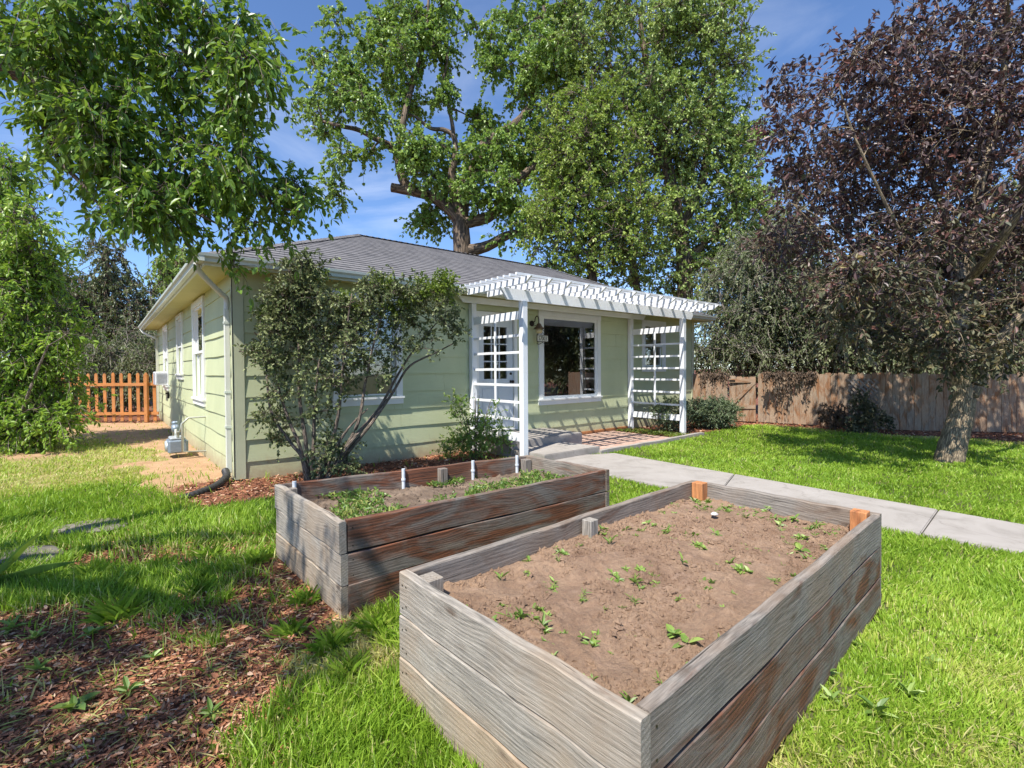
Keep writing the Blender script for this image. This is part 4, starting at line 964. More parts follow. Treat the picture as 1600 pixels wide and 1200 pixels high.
for (i, j, k) in ((0, 1, 3), (1, 2, 0), (3, 2, 0)): stake_at(b1, c1, inset2(BED1, i, j, k, .09, .09), .56, .08, M_BED, rz1)

# ------------------------------------------------------------------ weeds in the near bed
def weed_mesh(seed, size, nl, kind=0):
    r = np.random.default_rng(seed); an = np.linspace(0, 2*np.pi, nl, endpoint=False)+r.random(nl)*.9; el = r.uniform(.15, 1.1, nl)
    D = np.stack([np.cos(an)*np.cos(el), np.sin(an)*np.cos(el), np.sin(el)], 1); P = D*np.array([.08, .08, .3])*size*r.random((nl, 1)); P[:, 2] += .004
    N = unit(np.stack([-np.cos(an)*np.sin(el), -np.sin(an)*np.sin(el), np.cos(el)], 1)); Ln = size*r.uniform(.5, 1.1, nl)
    return leaf_geo(P, D, N, Ln, Ln*(.34 if kind == 0 else .16 if kind == 1 else .55), r.random(nl), .15, .25)
WM = []
for i in range(14):
    parts = [weed_mesh(i*7+j, random.uniform(.030, .062), random.randint(4, 9), i % 3) for j in range(1+i % 4)]
    V = []; F = []; Rn = []; b = 0; r = random.Random(i)
    for (v, f, q) in parts:
        V.append(v+np.array([r.uniform(-.04, .04), r.uniform(-.04, .04), 0])); F.append(f+b); Rn.append(q); b += len(v)
    o = bulk('weed_seedling', np.concatenate(V), np.concatenate(F), np.concatenate(Rn), LM_WEED); WM.append(o.data); bpy.data.objects.remove(o)
r = random.Random(4); ny, nx = SZ2.shape; placed = 0
cen = [(r.random()**.8, r.random()) for _ in range(26)]+[(.9+.07*r.random(), r.random()) for _ in range(12)]
while placed < 240:
    if r.random() < .45: q_ = cen[r.randrange(len(cen))]; a, bq = q_[0]+r.gauss(0, .028), q_[1]+r.gauss(0, .055)
    else: a, bq = r.random(), r.random()
    if min(a, 1-a) < .02 or min(bq, 1-bq) < .04: continue
    j, i = int(a*(nx-1)), int(bq*(ny-1)); x, y = SO2[i, j]; z = SZ2[i, j]
    o = bpy.data.objects.new('weed_seedling', WM[r.randrange(len(WM))]); COL.objects.link(o); s = .30+.75*r.random()**1.8
    o.location = (x, y, z-.006); o.rotation_euler = (r.uniform(-.35, .35), r.uniform(-.35, .35), r.uniform(0, 6.3)); o.scale = (s, s, s*r.uniform(.6, 1.3))
    tag(o, 'small green weed seedling sprouting from the brown soil of the nearer raised bed', 'weed', 'weed seedlings in the nearer raised bed'); placed += 1
# dense low weeds in the far bed
n = 3600; rg = np.random.default_rng(3); ny, nx = SZ1.shape; I = rg.integers(2, ny-2, n*3); J = rg.integers(2, nx-2, n*3)
P = np.concatenate([SO1[I, J], SZ1[I, J][:, None]], 1); keep = fbm(P[:, 0]+4, P[:, 1], 3.2) > .47; P = P[keep][:n]; n = len(P)
D = unit(rg.normal(size=(n, 3))*np.array([1, 1, .3])+np.array([0, 0, .7])); N = unit(rg.normal(size=(n, 3))*.5+np.array([0, 0, 1])); P[:, 2] += rg.random(n)*.035
V, F, q = leaf_geo(P, D, N, rg.uniform(.02, .06, n), rg.uniform(.008, .022, n), rg.random(n))
tag(bulk('low_weeds', V, F, q, LM_ROSE), 'low leafy weeds covering the soil of the farther raised bed', 'weeds', kind='stuff')
# a pale stone on the soil
def rock(nm, p, s, mat, label, cat, seed, flat=.5):
    bm = bmesh.new(); bmesh.ops.create_icosphere(bm, subdivisions=3, radius=1); rr = random.Random(seed); k = [rr.random()*6 for _ in range(6)]
    for v in bm.verts:
        d = 1+.12*math.sin(v.co.x*3+k[0])+.10*math.sin(v.co.y*4+k[1])+.08*math.sin(v.co.z*5+k[2])+.05*math.sin((v.co.x+v.co.y)*8+k[3]); v.co = Vector((v.co.x*s[0]*d, v.co.y*s[1]*d, v.co.z*s[2]*d))
    me = bpy.data.meshes.new(nm); bm.to_mesh(me); bm.free(); me.materials.append(mat); me.polygons.foreach_set('use_smooth', [True]*len(me.polygons))
    o = bpy.data.objects.new(nm, me); COL.objects.link(o); o.location = p; return tag(o, label, cat)
M_STONE = plain('pale_stone', (0.62, 0.58, 0.54), .7, 0, .3, 30); M_FLAG = plain('flagstone', (0.20, 0.175, 0.14), .85, 0, .3, 9)
p = G(1116, 803, .50); rock('stone', (p.x, p.y, .50), (.026, .021, .012), M_STONE, 'pale rounded stone lying on the soil near the cedar stake', 'stone', 3)
for i, (px, py, lab) in enumerate(((150, 826, 'flat stepping stone in the grass nearer the house'), (38, 874, 'flat stepping stone in the grass at the left edge'))):
    p = G(px, py); rock('stepping_stone', (p.x, p.y, .015), (.34, .22, .035), M_FLAG, lab, 'stepping stone', 11+i)

# ------------------------------------------------------------------ picket fence (left)
A = G(248, 659); B = G(92, 661); B2 = B+(B-A)*.75
pf = empty('picket_fence', A, 0, 'orange stained picket fence between the house and the leafy bush', 'fence')
d = (B-A).normalized(); nrm = Vector((d.y, -d.x, 0));  nrm = nrm if nrm.y < 0 else -nrm
step = (B-A).length/12; np_ = int((B2-A).length/step)
for z in (.26, 1.13):
    m = MB(); m.beam(Vector((0, 0, z)), B2-A+Vector((0, 0, z)), .04, .09, seg=20, wob=.003); m.build('rail', M_PICK, pf)
for i in range(np_+1):
    m = MB(); w = .088; q = d*(step*(i+.5))-nrm*.032; t = .02; h = 1.47+random.uniform(-.012, .02); hw = w/2
    prof = [(-hw, .03), (hw, .03), (hw, h-.05), (hw-.025, h), (-hw+.025, h), (-hw, h-.05)]; tl_ = random.uniform(-.008, .008)
    vs = [q+d*(x+tl_*z)+nrm*s+Vector((0, 0, z)) for s in (-t/2, t/2) for (x, z) in prof]; gc = [(z, x, s) for s in (-t/2, t/2) for (x, z) in prof]
    m.add(vs, [tuple(range(6)), tuple(range(6, 12))[::-1]]+[(j, 6+j, 6+(j+1) % 6, (j+1) % 6) for j in range(6)], gc); m.build('picket', M_PICK, pf)
for t_ in (.06, 1.02*0+.62): 
    q = (B2-A)*t_+nrm*.065; m = MB(); m.beam(q+Vector((0, 0, 0)), q+Vector((0, 0, 1.42)), .09, .09, up=tuple(nrm), seg=3); m.build('post', M_PICK, pf)

# ------------------------------------------------------------------ board fence (right) with gate
ff = empty('board_fence', FL[1], 0, 'weathered vertical board fence along the right side of the yard', 'fence')
FH = 1.34; random.seed(21)
def boards(mb, p, q, h, t0, base, w=.135, mat=None, side=0):
    d = (q-p); Ln = d.length; d.normalize(); n = Vector((d.y, -d.x, 0)); n = n if n.y < 0 else -n; k = int(Ln/w)
    for i in range(k):
        a = Ln*i/k; wd = Ln/k-.006; hh = h+random.uniform(-.02, .025); off = random.uniform(-.004, .006)
        prof = [(0, .02), (wd, .02), (wd, hh-.03), (wd-.02, hh), (.02, hh), (0, hh-.03)]; tz = random.uniform(-.005, .005)
        vs = [p+d*(a+x+tz*z)+n*(s+off)+Vector((0, 0, z))-base for s in (-.009, .009) for (x, z) in prof]; gc = [(z, x, s) for s in (-.009, .009) for (x, z) in prof]
        mb.add(vs, [tuple(range(6)), tuple(range(6, 12))[::-1]]+[(j, 6+j, 6+(j+1) % 6, (j+1) % 6) for j in range(6)], gc)
g0 = FL[0].lerp(FL[1], .55); g1 = FL[1]+(FL[2]-FL[1])*.02
pts = [(FL[0]-Vector((.9, -.25, 0)), g0)]+[(g1, FL[2])]+[(FL[i], FL[i+1]) for i in range(2, len(FL)-1)]
def split(p, q, L_=2.4):
    n = max(1, round((q-p).length/L_)); return [(p.lerp(q, i/n), p.lerp(q, (i+1)/n)) for i in range(n)]
for (p, q) in pts:
    for (a, b_) in split(p, q):
        m = MB(); boards(m, a, b_, FH, 0, ff.location); m.build('board_panel', M_FENCE, ff)
        dd = (b_-a).normalized(); n_ = Vector((dd.y, -dd.x, 0)); n_ = n_ if n_.y < 0 else -n_
        m = MB(); pp = a-ff.location-n_*.06; m.beam(pp, pp+Vector((0, 0, FH-.02)), .09, .09, seg=2); m.build('post', M_FENCE, ff)
        for z in (.3, 1.1): m = MB(); m.beam(a-ff.location-n_*.035+Vector((0, 0, z)), b_-ff.location-n_*.035+Vector((0, 0, z)), .035, .085, seg=2); m.build('rail', M_FENCE, ff)
# posts flanking the gate show on the yard side
for q in (g0, g1):
    m = MB(); pp = q-ff.location+Vector((0, -.05, 0)); m.beam(pp, pp+Vector((0, 0, FH-.01)), .10, .10, seg=2); m.build('post', M_CEDAR if q is g0 else M_FENCE, ff)
gt = empty('wooden_gate', g0, 0, 'wooden board gate with a diagonal brace in the right fence', 'gate')
m = MB(); boards(m, g0+Vector((.06, 0, 0)), g1-Vector((.06, 0, 0)), FH-.08, 0, gt.location); m.build('board_panel', M_FENCE, gt)
dd = (g1-g0); n_ = Vector((dd.y, -dd.x, 0)).normalized(); n_ = n_ if n_.y < 0 else -n_
for z in (.42, 1.14): m = MB(); m.beam(dd*.08+n_*.03+Vector((0, 0, z)), dd*.92+n_*.03+Vector((0, 0, z)), .036, .10, seg=3); m.build('rail', M_FENCE, gt)
m = MB(); m.beam(dd*.12+n_*.033+Vector((0, 0, .46)), dd*.88+n_*.033+Vector((0, 0, 1.10)), .034, .085, seg=3); m.build('brace', M_FENCE, gt)
for z in (.42, 1.14): m = MB(); m.beam(dd*.02+n_*.055+Vector((0, 0, z)), dd*.26+n_*.055+Vector((0, 0, z)), .008, .04); m.build('hinge', M_DARK, gt)
# lattice panel
la, lb = G(1309, 667), G(1358, 671); la += Vector((0, -.38, 0)); lb += Vector((0, -.30, 0))
lt = empty('lattice_panel', la, 0, 'grey diagonal lattice panel fixed on the board fence', 'lattice')
dd = (lb-la); Lw = dd.length; dd.normalize(); n_ = Vector((dd.y, -dd.x, 0)); n_ = n_ if n_.y < 0 else -n_; H0, H1 = .22, 1.22
m = MB(); k = .105
def clipline(x0, z0, s):
    pts_ = []
    for t_ in np.linspace(-3, 3, 601):
        x, z = x0+t_, z0+s*t_
        if 0 <= x <= Lw and H0 <= z <= H1: pts_.append((x, z))
    return (pts_[0], pts_[-1]) if len(pts_) > 8 else None
for i in range(-14, 22):
    for s, off in ((-1.15, .0), (1.15, .012)):
        c_ = clipline(i*k, (H0+H1)/2, s)
        if c_ and (s < 0 or i % 2 == 0): m.beam(dd*c_[0][0]+n_*off+Vector((0, 0, c_[0][1])), dd*c_[1][0]+n_*off+Vector((0, 0, c_[1][1])), .008, .042, up=tuple(n_) if False else (0, 0, 1))
m.build('slats', M_BED, lt)
# ------------------------------------------------------------------ trees and shrubs
def V3(v): return np.array([v[0], v[1], v[2]], float)
def B(px, py, r, Y, w=None, dy=1.0, ry=None):
    c = V3(PD(px, py, Y)); q = r*Y/FPX; return (c, (q, q*dy, (ry*Y/FPX if ry else q)), w if w else r*r)
def px_line(pts, Y): return [V3(PD(x, y, Y+(dd[0] if dd else 0))) for (x, y, *dd) in pts]

def cottonwood():
    rng = np.random.default_rng(1); Y = 27.0; base = PD(722, 395, Y); root = empty('cottonwood_tree', (base.x, base.y, 0), 0,
        'tall cottonwood tree with a bare forked trunk rising behind the house roof', 'tree')
    g = (base.x, base.y, -.2); t1 = V3(PD(720, 348, Y))
    tr = [g, (base.x, base.y, 4.0), V3(PD(722, 395, Y)), t1]
    L_ = [(tr, .58, .44),
          ([t1]+px_line([(700, 325), (676, 308), (650, 300), (612, 293)], Y), .34, .24),
          (px_line([(650, 300), (634, 288), (626, 268), (620, 240), (606, 226), (588, 217), (560, 203), (532, 197, -1), (505, 190, -1)], Y), .30, .07),
          (px_line([(620, 240), (628, 205, -.5), (633, 175, -.5), (641, 145), (652, 110), (662, 72), (668, 30), (670, -10)], Y), .20, .06),
          ([t1]+px_line([(722, 320), (728, 290), (745, 255), (757, 228), (785, 208), (803, 196), (825, 172), (838, 140), (846, 105), (852, 60), (850, 10)], Y), .42, .10),
          ([t1]+px_line([(708, 310), (706, 270), (712, 240), (709, 214), (694, 203), (672, 200), (648, 182), (625, 176)], Y), .24, .05),
          (px_line([(709, 214), (706, 190), (700, 165), (690, 140), (698, 100), (700, 60)], Y), .12, .04),
          ([V3(PD(722, 392, Y))]+px_line([(742, 390), (765, 383), (790, 369), (815, 362), (840, 350, 1), (870, 330, 2)], Y), .36, .12),
          ([t1]+px_line([(742, 345), (765, 338), (785, 318), (800, 290), (830, 262), (860, 220, 1), (885, 160, 1), (890, 90), (885, 20)], Y), .35, .08)]
    bl = []
    for (x, y, r) in ((505, 92, 24), (540, 100, 30), (470, 150, 16), (488, 172, 22), (520, 150, 34), (560, 140, 32), (598, 100, 38), (640, 88, 42), (690, 88, 34), (585, 172, 34),
                      (640, 160, 32), (690, 150, 20), (517, 200, 22), (492, 206, 14), (532, 250, 24), (522, 288, 26), (545, 240, 20), (572, 235, 14), (650, 228, 34), (662, 262, 36), (700, 240, 36),
                      (740, 252, 36), (780, 235, 34), (758, 190, 22), (700, 292, 34), (672, 335, 24), (650, 352, 14), (740, 300, 36), (780, 290, 38), (820, 262, 40), (790, 330, 32), (830, 345, 32),
                      (775, 105, 30), (800, 80, 38), (826, 122, 44), (742, 183, 12), (850, 92, 46), (880, 130, 46), (842, 200, 44), (872, 262, 46), (640, 30, 40), (600, 40, 34), (690, 20, 40), (560, 60, 26), (820, 20, 46), (870, 40, 46), (760, 50, 26), (530, 40, 24), (790, 380, 18), (700, 366, 8)):
        bl.append(B(x, y, r*.72, Y+rng.uniform(-2.0, 2.0), dy=1.7))
    cl, _ = ell_points(rng, bl, 540, .2)
    make_tree(rng, root, L_, cl, .48, 7, 16, .66, LM_COTTON, M_BARK, dict(leafL=(.13, .21), aspect=.85, droop=.35, up=.2, flat=.8), True, .07, min_r=.012)
cottonwood()

def back_tree(seed, nm, label, base_px, Y, blobs, lmat, n, leafL, limbs_px, asp=.4, droop=.5, cr=.6, tw=7, lv=16, tl=.8, bm=None, grp=None, dy=1.3, minr=.012, cat='tree', br=.06, up=.2):
    rng = np.random.default_rng(seed); b0 = PD(base_px[0], base_px[1], Y); root = empty(nm, (b0.x, b0.y, 0), 0, label, cat, grp)
    g = np.array([b0.x, b0.y, -.1]); limbs = []
    for (pts, r0, r1) in limbs_px:
        limbs.append(((([g] if pts[0] == 'g' else [])+px_line(pts[1:] if pts[0] == 'g' else pts, Y)), r0, r1))
    bl = [B(x, y, r, Y+rng.uniform(-1, 1)*r*Y/FPX*.5, dy=dy) for (x, y, r) in blobs]
    cl, _ = ell_points(rng, bl, n, .25); cl = cl[cl[:, 2] > .15]
    make_tree(rng, root, limbs, cl, cr, tw, lv, tl, lmat, bm or M_BARK, dict(leafL=leafL, aspect=asp, droop=droop, up=up, flat=.9), True, br, min_r=minr)
    return root
back_tree(2, 'elm_tree', 'bushy yellow green elm tree in front of the taller trees behind the house', (925, 430), 23.0,
          [(880, 200, 40), (915, 185, 45), (950, 200, 42), (900, 245, 55), (960, 250, 50), (880, 300, 45), (930, 310, 55), (880, 350, 48), (940, 370, 50), (870, 395, 38), (920, 410, 45), (985, 330, 45), (850, 350, 30), (985, 400, 40), (930, 145, 30), (860, 240, 26)],
          LM_ELM, 330, (.11, .17), [(['g', (925, 430), (925, 360), (905, 300), (885, 250)], .30, .08), ([(925, 360), (945, 290), (955, 220), (945, 170)], .18, .05), ([(925, 400), (965, 370), (985, 330)], .12, .04)], asp=.6, droop=.15, cr=.65, tl=.7)
back_tree(3, 'willow_tree', 'tall grey green tree with drooping twigs rising right of the cottonwood', (1070, 440), 25.5,
          [(900, 90, 40), (950, 60, 55), (1000, 90, 60), (1060, 60, 60), (1110, 70, 52), (1140, 95, 28), (920, 30, 50), (1040, 10, 60), (1110, 20, 45), (1000, 160, 60), (1060, 150, 62), (1110, 150, 52), (1030, 220, 60), (1090, 230, 60), (1130, 200, 45), (1165, 215, 26),
           (1150, 270, 45), (1040, 290, 55), (1100, 300, 60), (1160, 320, 42), (1030, 360, 50), (1090, 370, 60), (1150, 380, 50), (1190, 370, 36), (1190, 300, 22), (1000, 420, 40), (1060, 430, 50), (1130, 430, 50), (1190, 430, 45)],
          LM_WILL, 520, (.14, .21), [(['g', (1070, 440), (1062, 360), (1045, 270), (1030, 180), (1010, 100), (1000, 30)], .45, .10), ([(1062, 360), (1095, 290), (1110, 200), (1115, 120), (1110, 50)], .28, .06), ([(1070, 410), (1110, 370), (1150, 320), (1160, 260)], .2, .05),
                                   ([(1045, 270), (1000, 200), (960, 120), (940, 60)], .2, .05), (['g', (995, 450), (990, 400), (975, 340)], .22, .1)], asp=.55, droop=.18, tw=8, lv=16, cr=.75, tl=.7)
back_tree(4, 'overgrown_bush', 'grey green overgrown bush with bare twigs hanging over the fence by the gate', (1150, 560), 16.0,
          [(1125, 470, 36), (1160, 500, 40), (1120, 530, 34), (1165, 545, 36), (1200, 510, 40), (1215, 555, 36), (1150, 430, 34), (1200, 450, 40), (1240, 540, 34), (1235, 480, 36), (1105, 560, 26), (1180, 575, 22), (1180, 390, 34), (1230, 400, 34), (1260, 440, 34), (1240, 360, 26), (1270, 500, 34)],
          LM_BACK, 420, (.07, .12), [(['g', (1150, 600), (1150, 540), (1130, 480), (1120, 440)], .12, .03), (['g', (1190, 600), (1195, 540), (1220, 480), (1210, 430)], .12, .03), (['g', (1160, 600), (1175, 530), (1170, 460)], .1, .03)],
          asp=.42, droop=.42, cr=.4, tw=8, lv=17, tl=.6, bm=M_TWIGP, minr=.007, br=.035, cat='bush')
back_tree(5, 'leafy_hedge', 'dark leafy hedge rising behind the middle of the right fence', (1330, 590), 15.0,
          [(1280, 520, 45), (1330, 530, 50), (1300, 565, 30), (1350, 575, 26), (1380, 520, 50), (1400, 570, 34), (1290, 460, 50), (1350, 460, 55), (1430, 470, 55), (1440, 560, 45)],
          LM_BACK, 250, (.08, .13), [(['g', (1330, 600), (1320, 520), (1300, 460)], .12, .03), (['g', (1400, 600), (1400, 520), (1420, 460)], .12, .03), (['g', (1360, 600), (1355, 540), (1350, 470)], .1, .03)],
          asp=.5, droop=.5, cr=.42, tw=8, lv=17, tl=.6, bm=M_TWIG, minr=.007, br=.035, cat='hedge')
back_tree(6, 'dark_background_tree', 'dark tree filling the gap behind the purple leaved tree at the right edge', (1540, 560), 17.5,
          [(1500, 540, 60), (1580, 530, 70), (1640, 500, 70), (1500, 440, 60), (1580, 420, 70), (1650, 400, 70), (1480, 580, 40), (1570, 590, 50), (1540, 350, 60), (1620, 310, 60)],
          LM_BACK, 260, (.11, .17), [(['g', (1540, 560), (1545, 480), (1560, 380), (1580, 300)], .2, .05), ([(1545, 480), (1600, 430), (1640, 380)], .12, .04), ([(1540, 540), (1500, 480), (1490, 430)], .12, .04)], asp=.5, cr=.6, tw=7, lv=14, tl=.8)
back_tree(7, 'far_left_tree', 'dark bluish green tree rising beyond the picket fence left of the house', (165, 540), 22.0,
          [(150, 480, 38), (195, 470, 32), (170, 430, 26), (165, 395, 18), (205, 520, 40), (150, 530, 40), (110, 440, 26), (105, 490, 36), (225, 460, 14), (185, 570, 38), (235, 550, 36), (120, 560, 40), (75, 480, 36), (60, 430, 30), (228, 500, 22)],
          LM_BACK, 330, (.10, .16), [(['g', (165, 540), (165, 480), (168, 420), (165, 385)], .22, .05), ([(165, 530), (200, 500), (215, 465)], .12, .04), ([(165, 530), (120, 490), (90, 440)], .12, .04)], asp=.5, cr=.5, tw=7, lv=17, tl=.7)
back_tree(8, 'twiggy_bush', 'twiggy grey bush standing just behind the picket fence', (190, 600), 17.0,
          [(150, 560, 34), (200, 550, 36), (235, 575, 30), (170, 600, 34), (220, 610, 30), (120, 590, 34), (90, 570, 30), (245, 530, 20), (60, 600, 34)],
          LM_BACK, 200, (.07, .12), [(['g', (190, 620), (190, 570), (200, 530)], .07, .02), (['g', (150, 620), (145, 570), (150, 540)], .07, .02), (['g', (230, 620), (232, 580), (240, 550)], .06, .02)], asp=.45, droop=.5, cr=.4, tw=7, lv=15, tl=.55, bm=M_TWIGP, minr=.007, br=.03, cat='bush')
back_tree(9, 'distant_tree', 'pale distant tree whose top shows just left of the roof edge', (265, 470), 40.0,
          [(270, 415, 16), (262, 440, 18), (285, 400, 14), (275, 450, 16)], LM_COTTON, 60, (.2, .3), [(['g', (268, 460), (270, 420)], .25, .08)], asp=.7, cr=.8, tw=6, lv=12, tl=1.0, minr=.02)

def yard_tree(seed, loc, label, R_, H):
    rng = np.random.default_rng(seed); root = empty('shade_tree', loc, 0, label, 'tree'); b = np.array([loc[0], loc[1], 0.])
    L_ = [([b-np.array([0, 0, .1]), b+np.array([.1, 0, H*.3]), b+np.array([0, .1, H*.8])], .25, .08)]+[([b+np.array([.1, 0, H*.3]), b+np.array([R_*.4*math.cos(a), R_*.4*math.sin(a), H*.5]), b+np.array([R_*.8*math.cos(a), R_*.8*math.sin(a), H*.65])], .12, .03) for a in (0, 1.3, 2.6, 3.9, 5.2)]
    cl, _ = ell_points(rng, [(b+np.array([0, 0, H*.58]), (R_, R_, H*.42), 1), (b+np.array([0, 0, H*.3]), (R_*.9, R_*.9, H*.26), .5)], 260, .3); cl = cl[cl[:, 2] > .4]
    make_tree(rng, root, L_, cl, .6, 6, 14, .8, LM_BACK, M_BARK, dict(leafL=(.14, .22), aspect=.6, droop=.3, up=.2, flat=.9), False, .05)
yard_tree(14, (19, 10.0, 0), 'green shade tree beyond the right edge of the yard', 3.6, 8)
yard_tree(15, (25, 5.5, 0), 'green shade tree farther along the right side of the yard', 4.0, 8)

def purple_tree():
    rng = np.random.default_rng(12); b0 = G(1484, 722); root = empty('purple_leaf_tree', (b0.x, b0.y, 0), 0,
        'ornamental tree with dark purple leaves and a leaning brown trunk on the right lawn', 'tree')
    Y = b0.y; g = np.array([b0.x, b0.y, 0.])
    def q(px, py, dy=0): return V3(PD(px, py, Y+dy))
    L_ = [([g+np.array([-.02, 0, -.1]), g+np.array([-.01, 0, .03]), q(1490, 690), q(1500, 655), q(1507, 622)], .205, .145),
          ([q(1505, 632), q(1502, 600), q(1494, 560), q(1497, 520), q(1500, 480, .2), q(1508, 420, .3), q(1520, 350, .3), q(1535, 270, .3), q(1560, 180, .4), q(1570, 90, .4), q(1575, 10)], .13, .03),
          ([q(1500, 655), q(1514, 622), q(1528, 596), q(1536, 568, -.1), q(1552, 540, -.3), q(1590, 500, -.5), q(1640, 440, -.6), q(1690, 350, -.6), q(1720, 250, -.4)], .115, .03),
          ([q(1496, 560), q(1460, 530, .3), q(1425, 500, .5), q(1380, 460, .7), q(1330, 410, .8), q(1280, 360, .8), q(1240, 320, .8)], .075, .015),
          ([q(1498, 520), q(1450, 450, -.4), q(1410, 370, -.7), q(1370, 290, -.9), q(1330, 200, -1), (q(1310, 130, -1))], .035, .010),
          ([q(1505, 440), q(1480, 350, .8), q(1450, 260, 1.1), q(1430, 170, 1.2), q(1420, 80, 1.2)], .07, .015),
          ([q(1505, 450), q(1560, 380, -1.0), q(1610, 300, -1.4), q(1650, 200, -1.5)], .07, .015),
          ([q(1497, 540), q(1520, 470, 1.2), q(1560, 420, 1.8), q(1600, 330, 2.0)], .06, .015)]
    bl = []
    for (x, y, r, w) in ((1215, 130, 12, 1), (1240, 160, 18, 1.0), (1225, 210, 20, 1.0), (1260, 225, 28, 1.3), (1240, 265, 24, 1.1), (1285, 180, 22, .7), (1300, 130, 24, 1.0), (1330, 90, 24, 1.2), (1310, 240, 32, 1.6), (1270, 300, 30, 2), (1225, 320, 22, 1.5),
                         (1360, 150, 34, 1.6), (1400, 90, 38, 2.4), (1350, 210, 36, 2.4), (1450, 140, 45, 4), (1400, 190, 45, 4), (1500, 90, 50, 5), (1560, 120, 55, 6), (1460, 210, 50, 5), (1520, 190, 50, 5), (1580, 210, 55, 6), (1360, 280, 50, 5), (1430, 290, 50, 5), (1500, 290, 55, 6), (1570, 300, 60, 6),
                         (1300, 350, 45, 4.5), (1240, 370, 35, 3), (1195, 390, 24, 1.5), (1350, 380, 50, 5.5), (1420, 380, 55, 6), (1490, 390, 55, 5.5), (1560, 400, 60, 6), (1250, 430, 35, 3.2), (1300, 440, 42, 4.5), (1360, 460, 45, 5), (1430, 470, 45, 4.5), (1490, 480, 45, 3.5), (1560, 490, 50, 4.5),
                         (1330, 510, 30, 2), (1390, 530, 32, 2.4), (1450, 545, 30, 2.2), (1520, 545, 30, 1.6), (1580, 550, 35, 2.4), (1640, 150, 50, 4), (1660, 300, 55, 4), (1650, 440, 55, 4), (1450, 40, 45, 3), (1540, 30, 50, 4), (1380, 40, 30, 1.2), (1630, 50, 50, 3)):
        bl.append((lambda c: (c[0], (c[1][0]*.8, c[1][1]*2.1, c[1][2]*.8), w))(B(x, y, r, Y+rng.uniform(-1.3, 1.3))))
    for (x, y, r, dd) in ((1380, 470, 45, 1.6), (1450, 480, 50, 1.8), (1520, 480, 50, 2.0), (1590, 490, 50, 1.6), (1420, 400, 50, 2.0), (1500, 400, 55, 2.3), (1580, 400, 55, 2), (1640, 500, 50, 1.2)): bl.append(B(x, y, r, Y+dd, w=4.0))
    cl, _ = ell_points(rng, bl, 730, .15)
    make_tree(rng, root, L_, cl, .22, 7, 10, .32, (LM_PURP, LM_PGRN, 2.8, .9), M_BARK2, dict(leafL=(.06, .105), aspect=.46, droop=.25, up=.35, flat=.9), True, .022, min_r=.0035, fold=.2)
    cr_ = root.children[-1]
purple_tree()

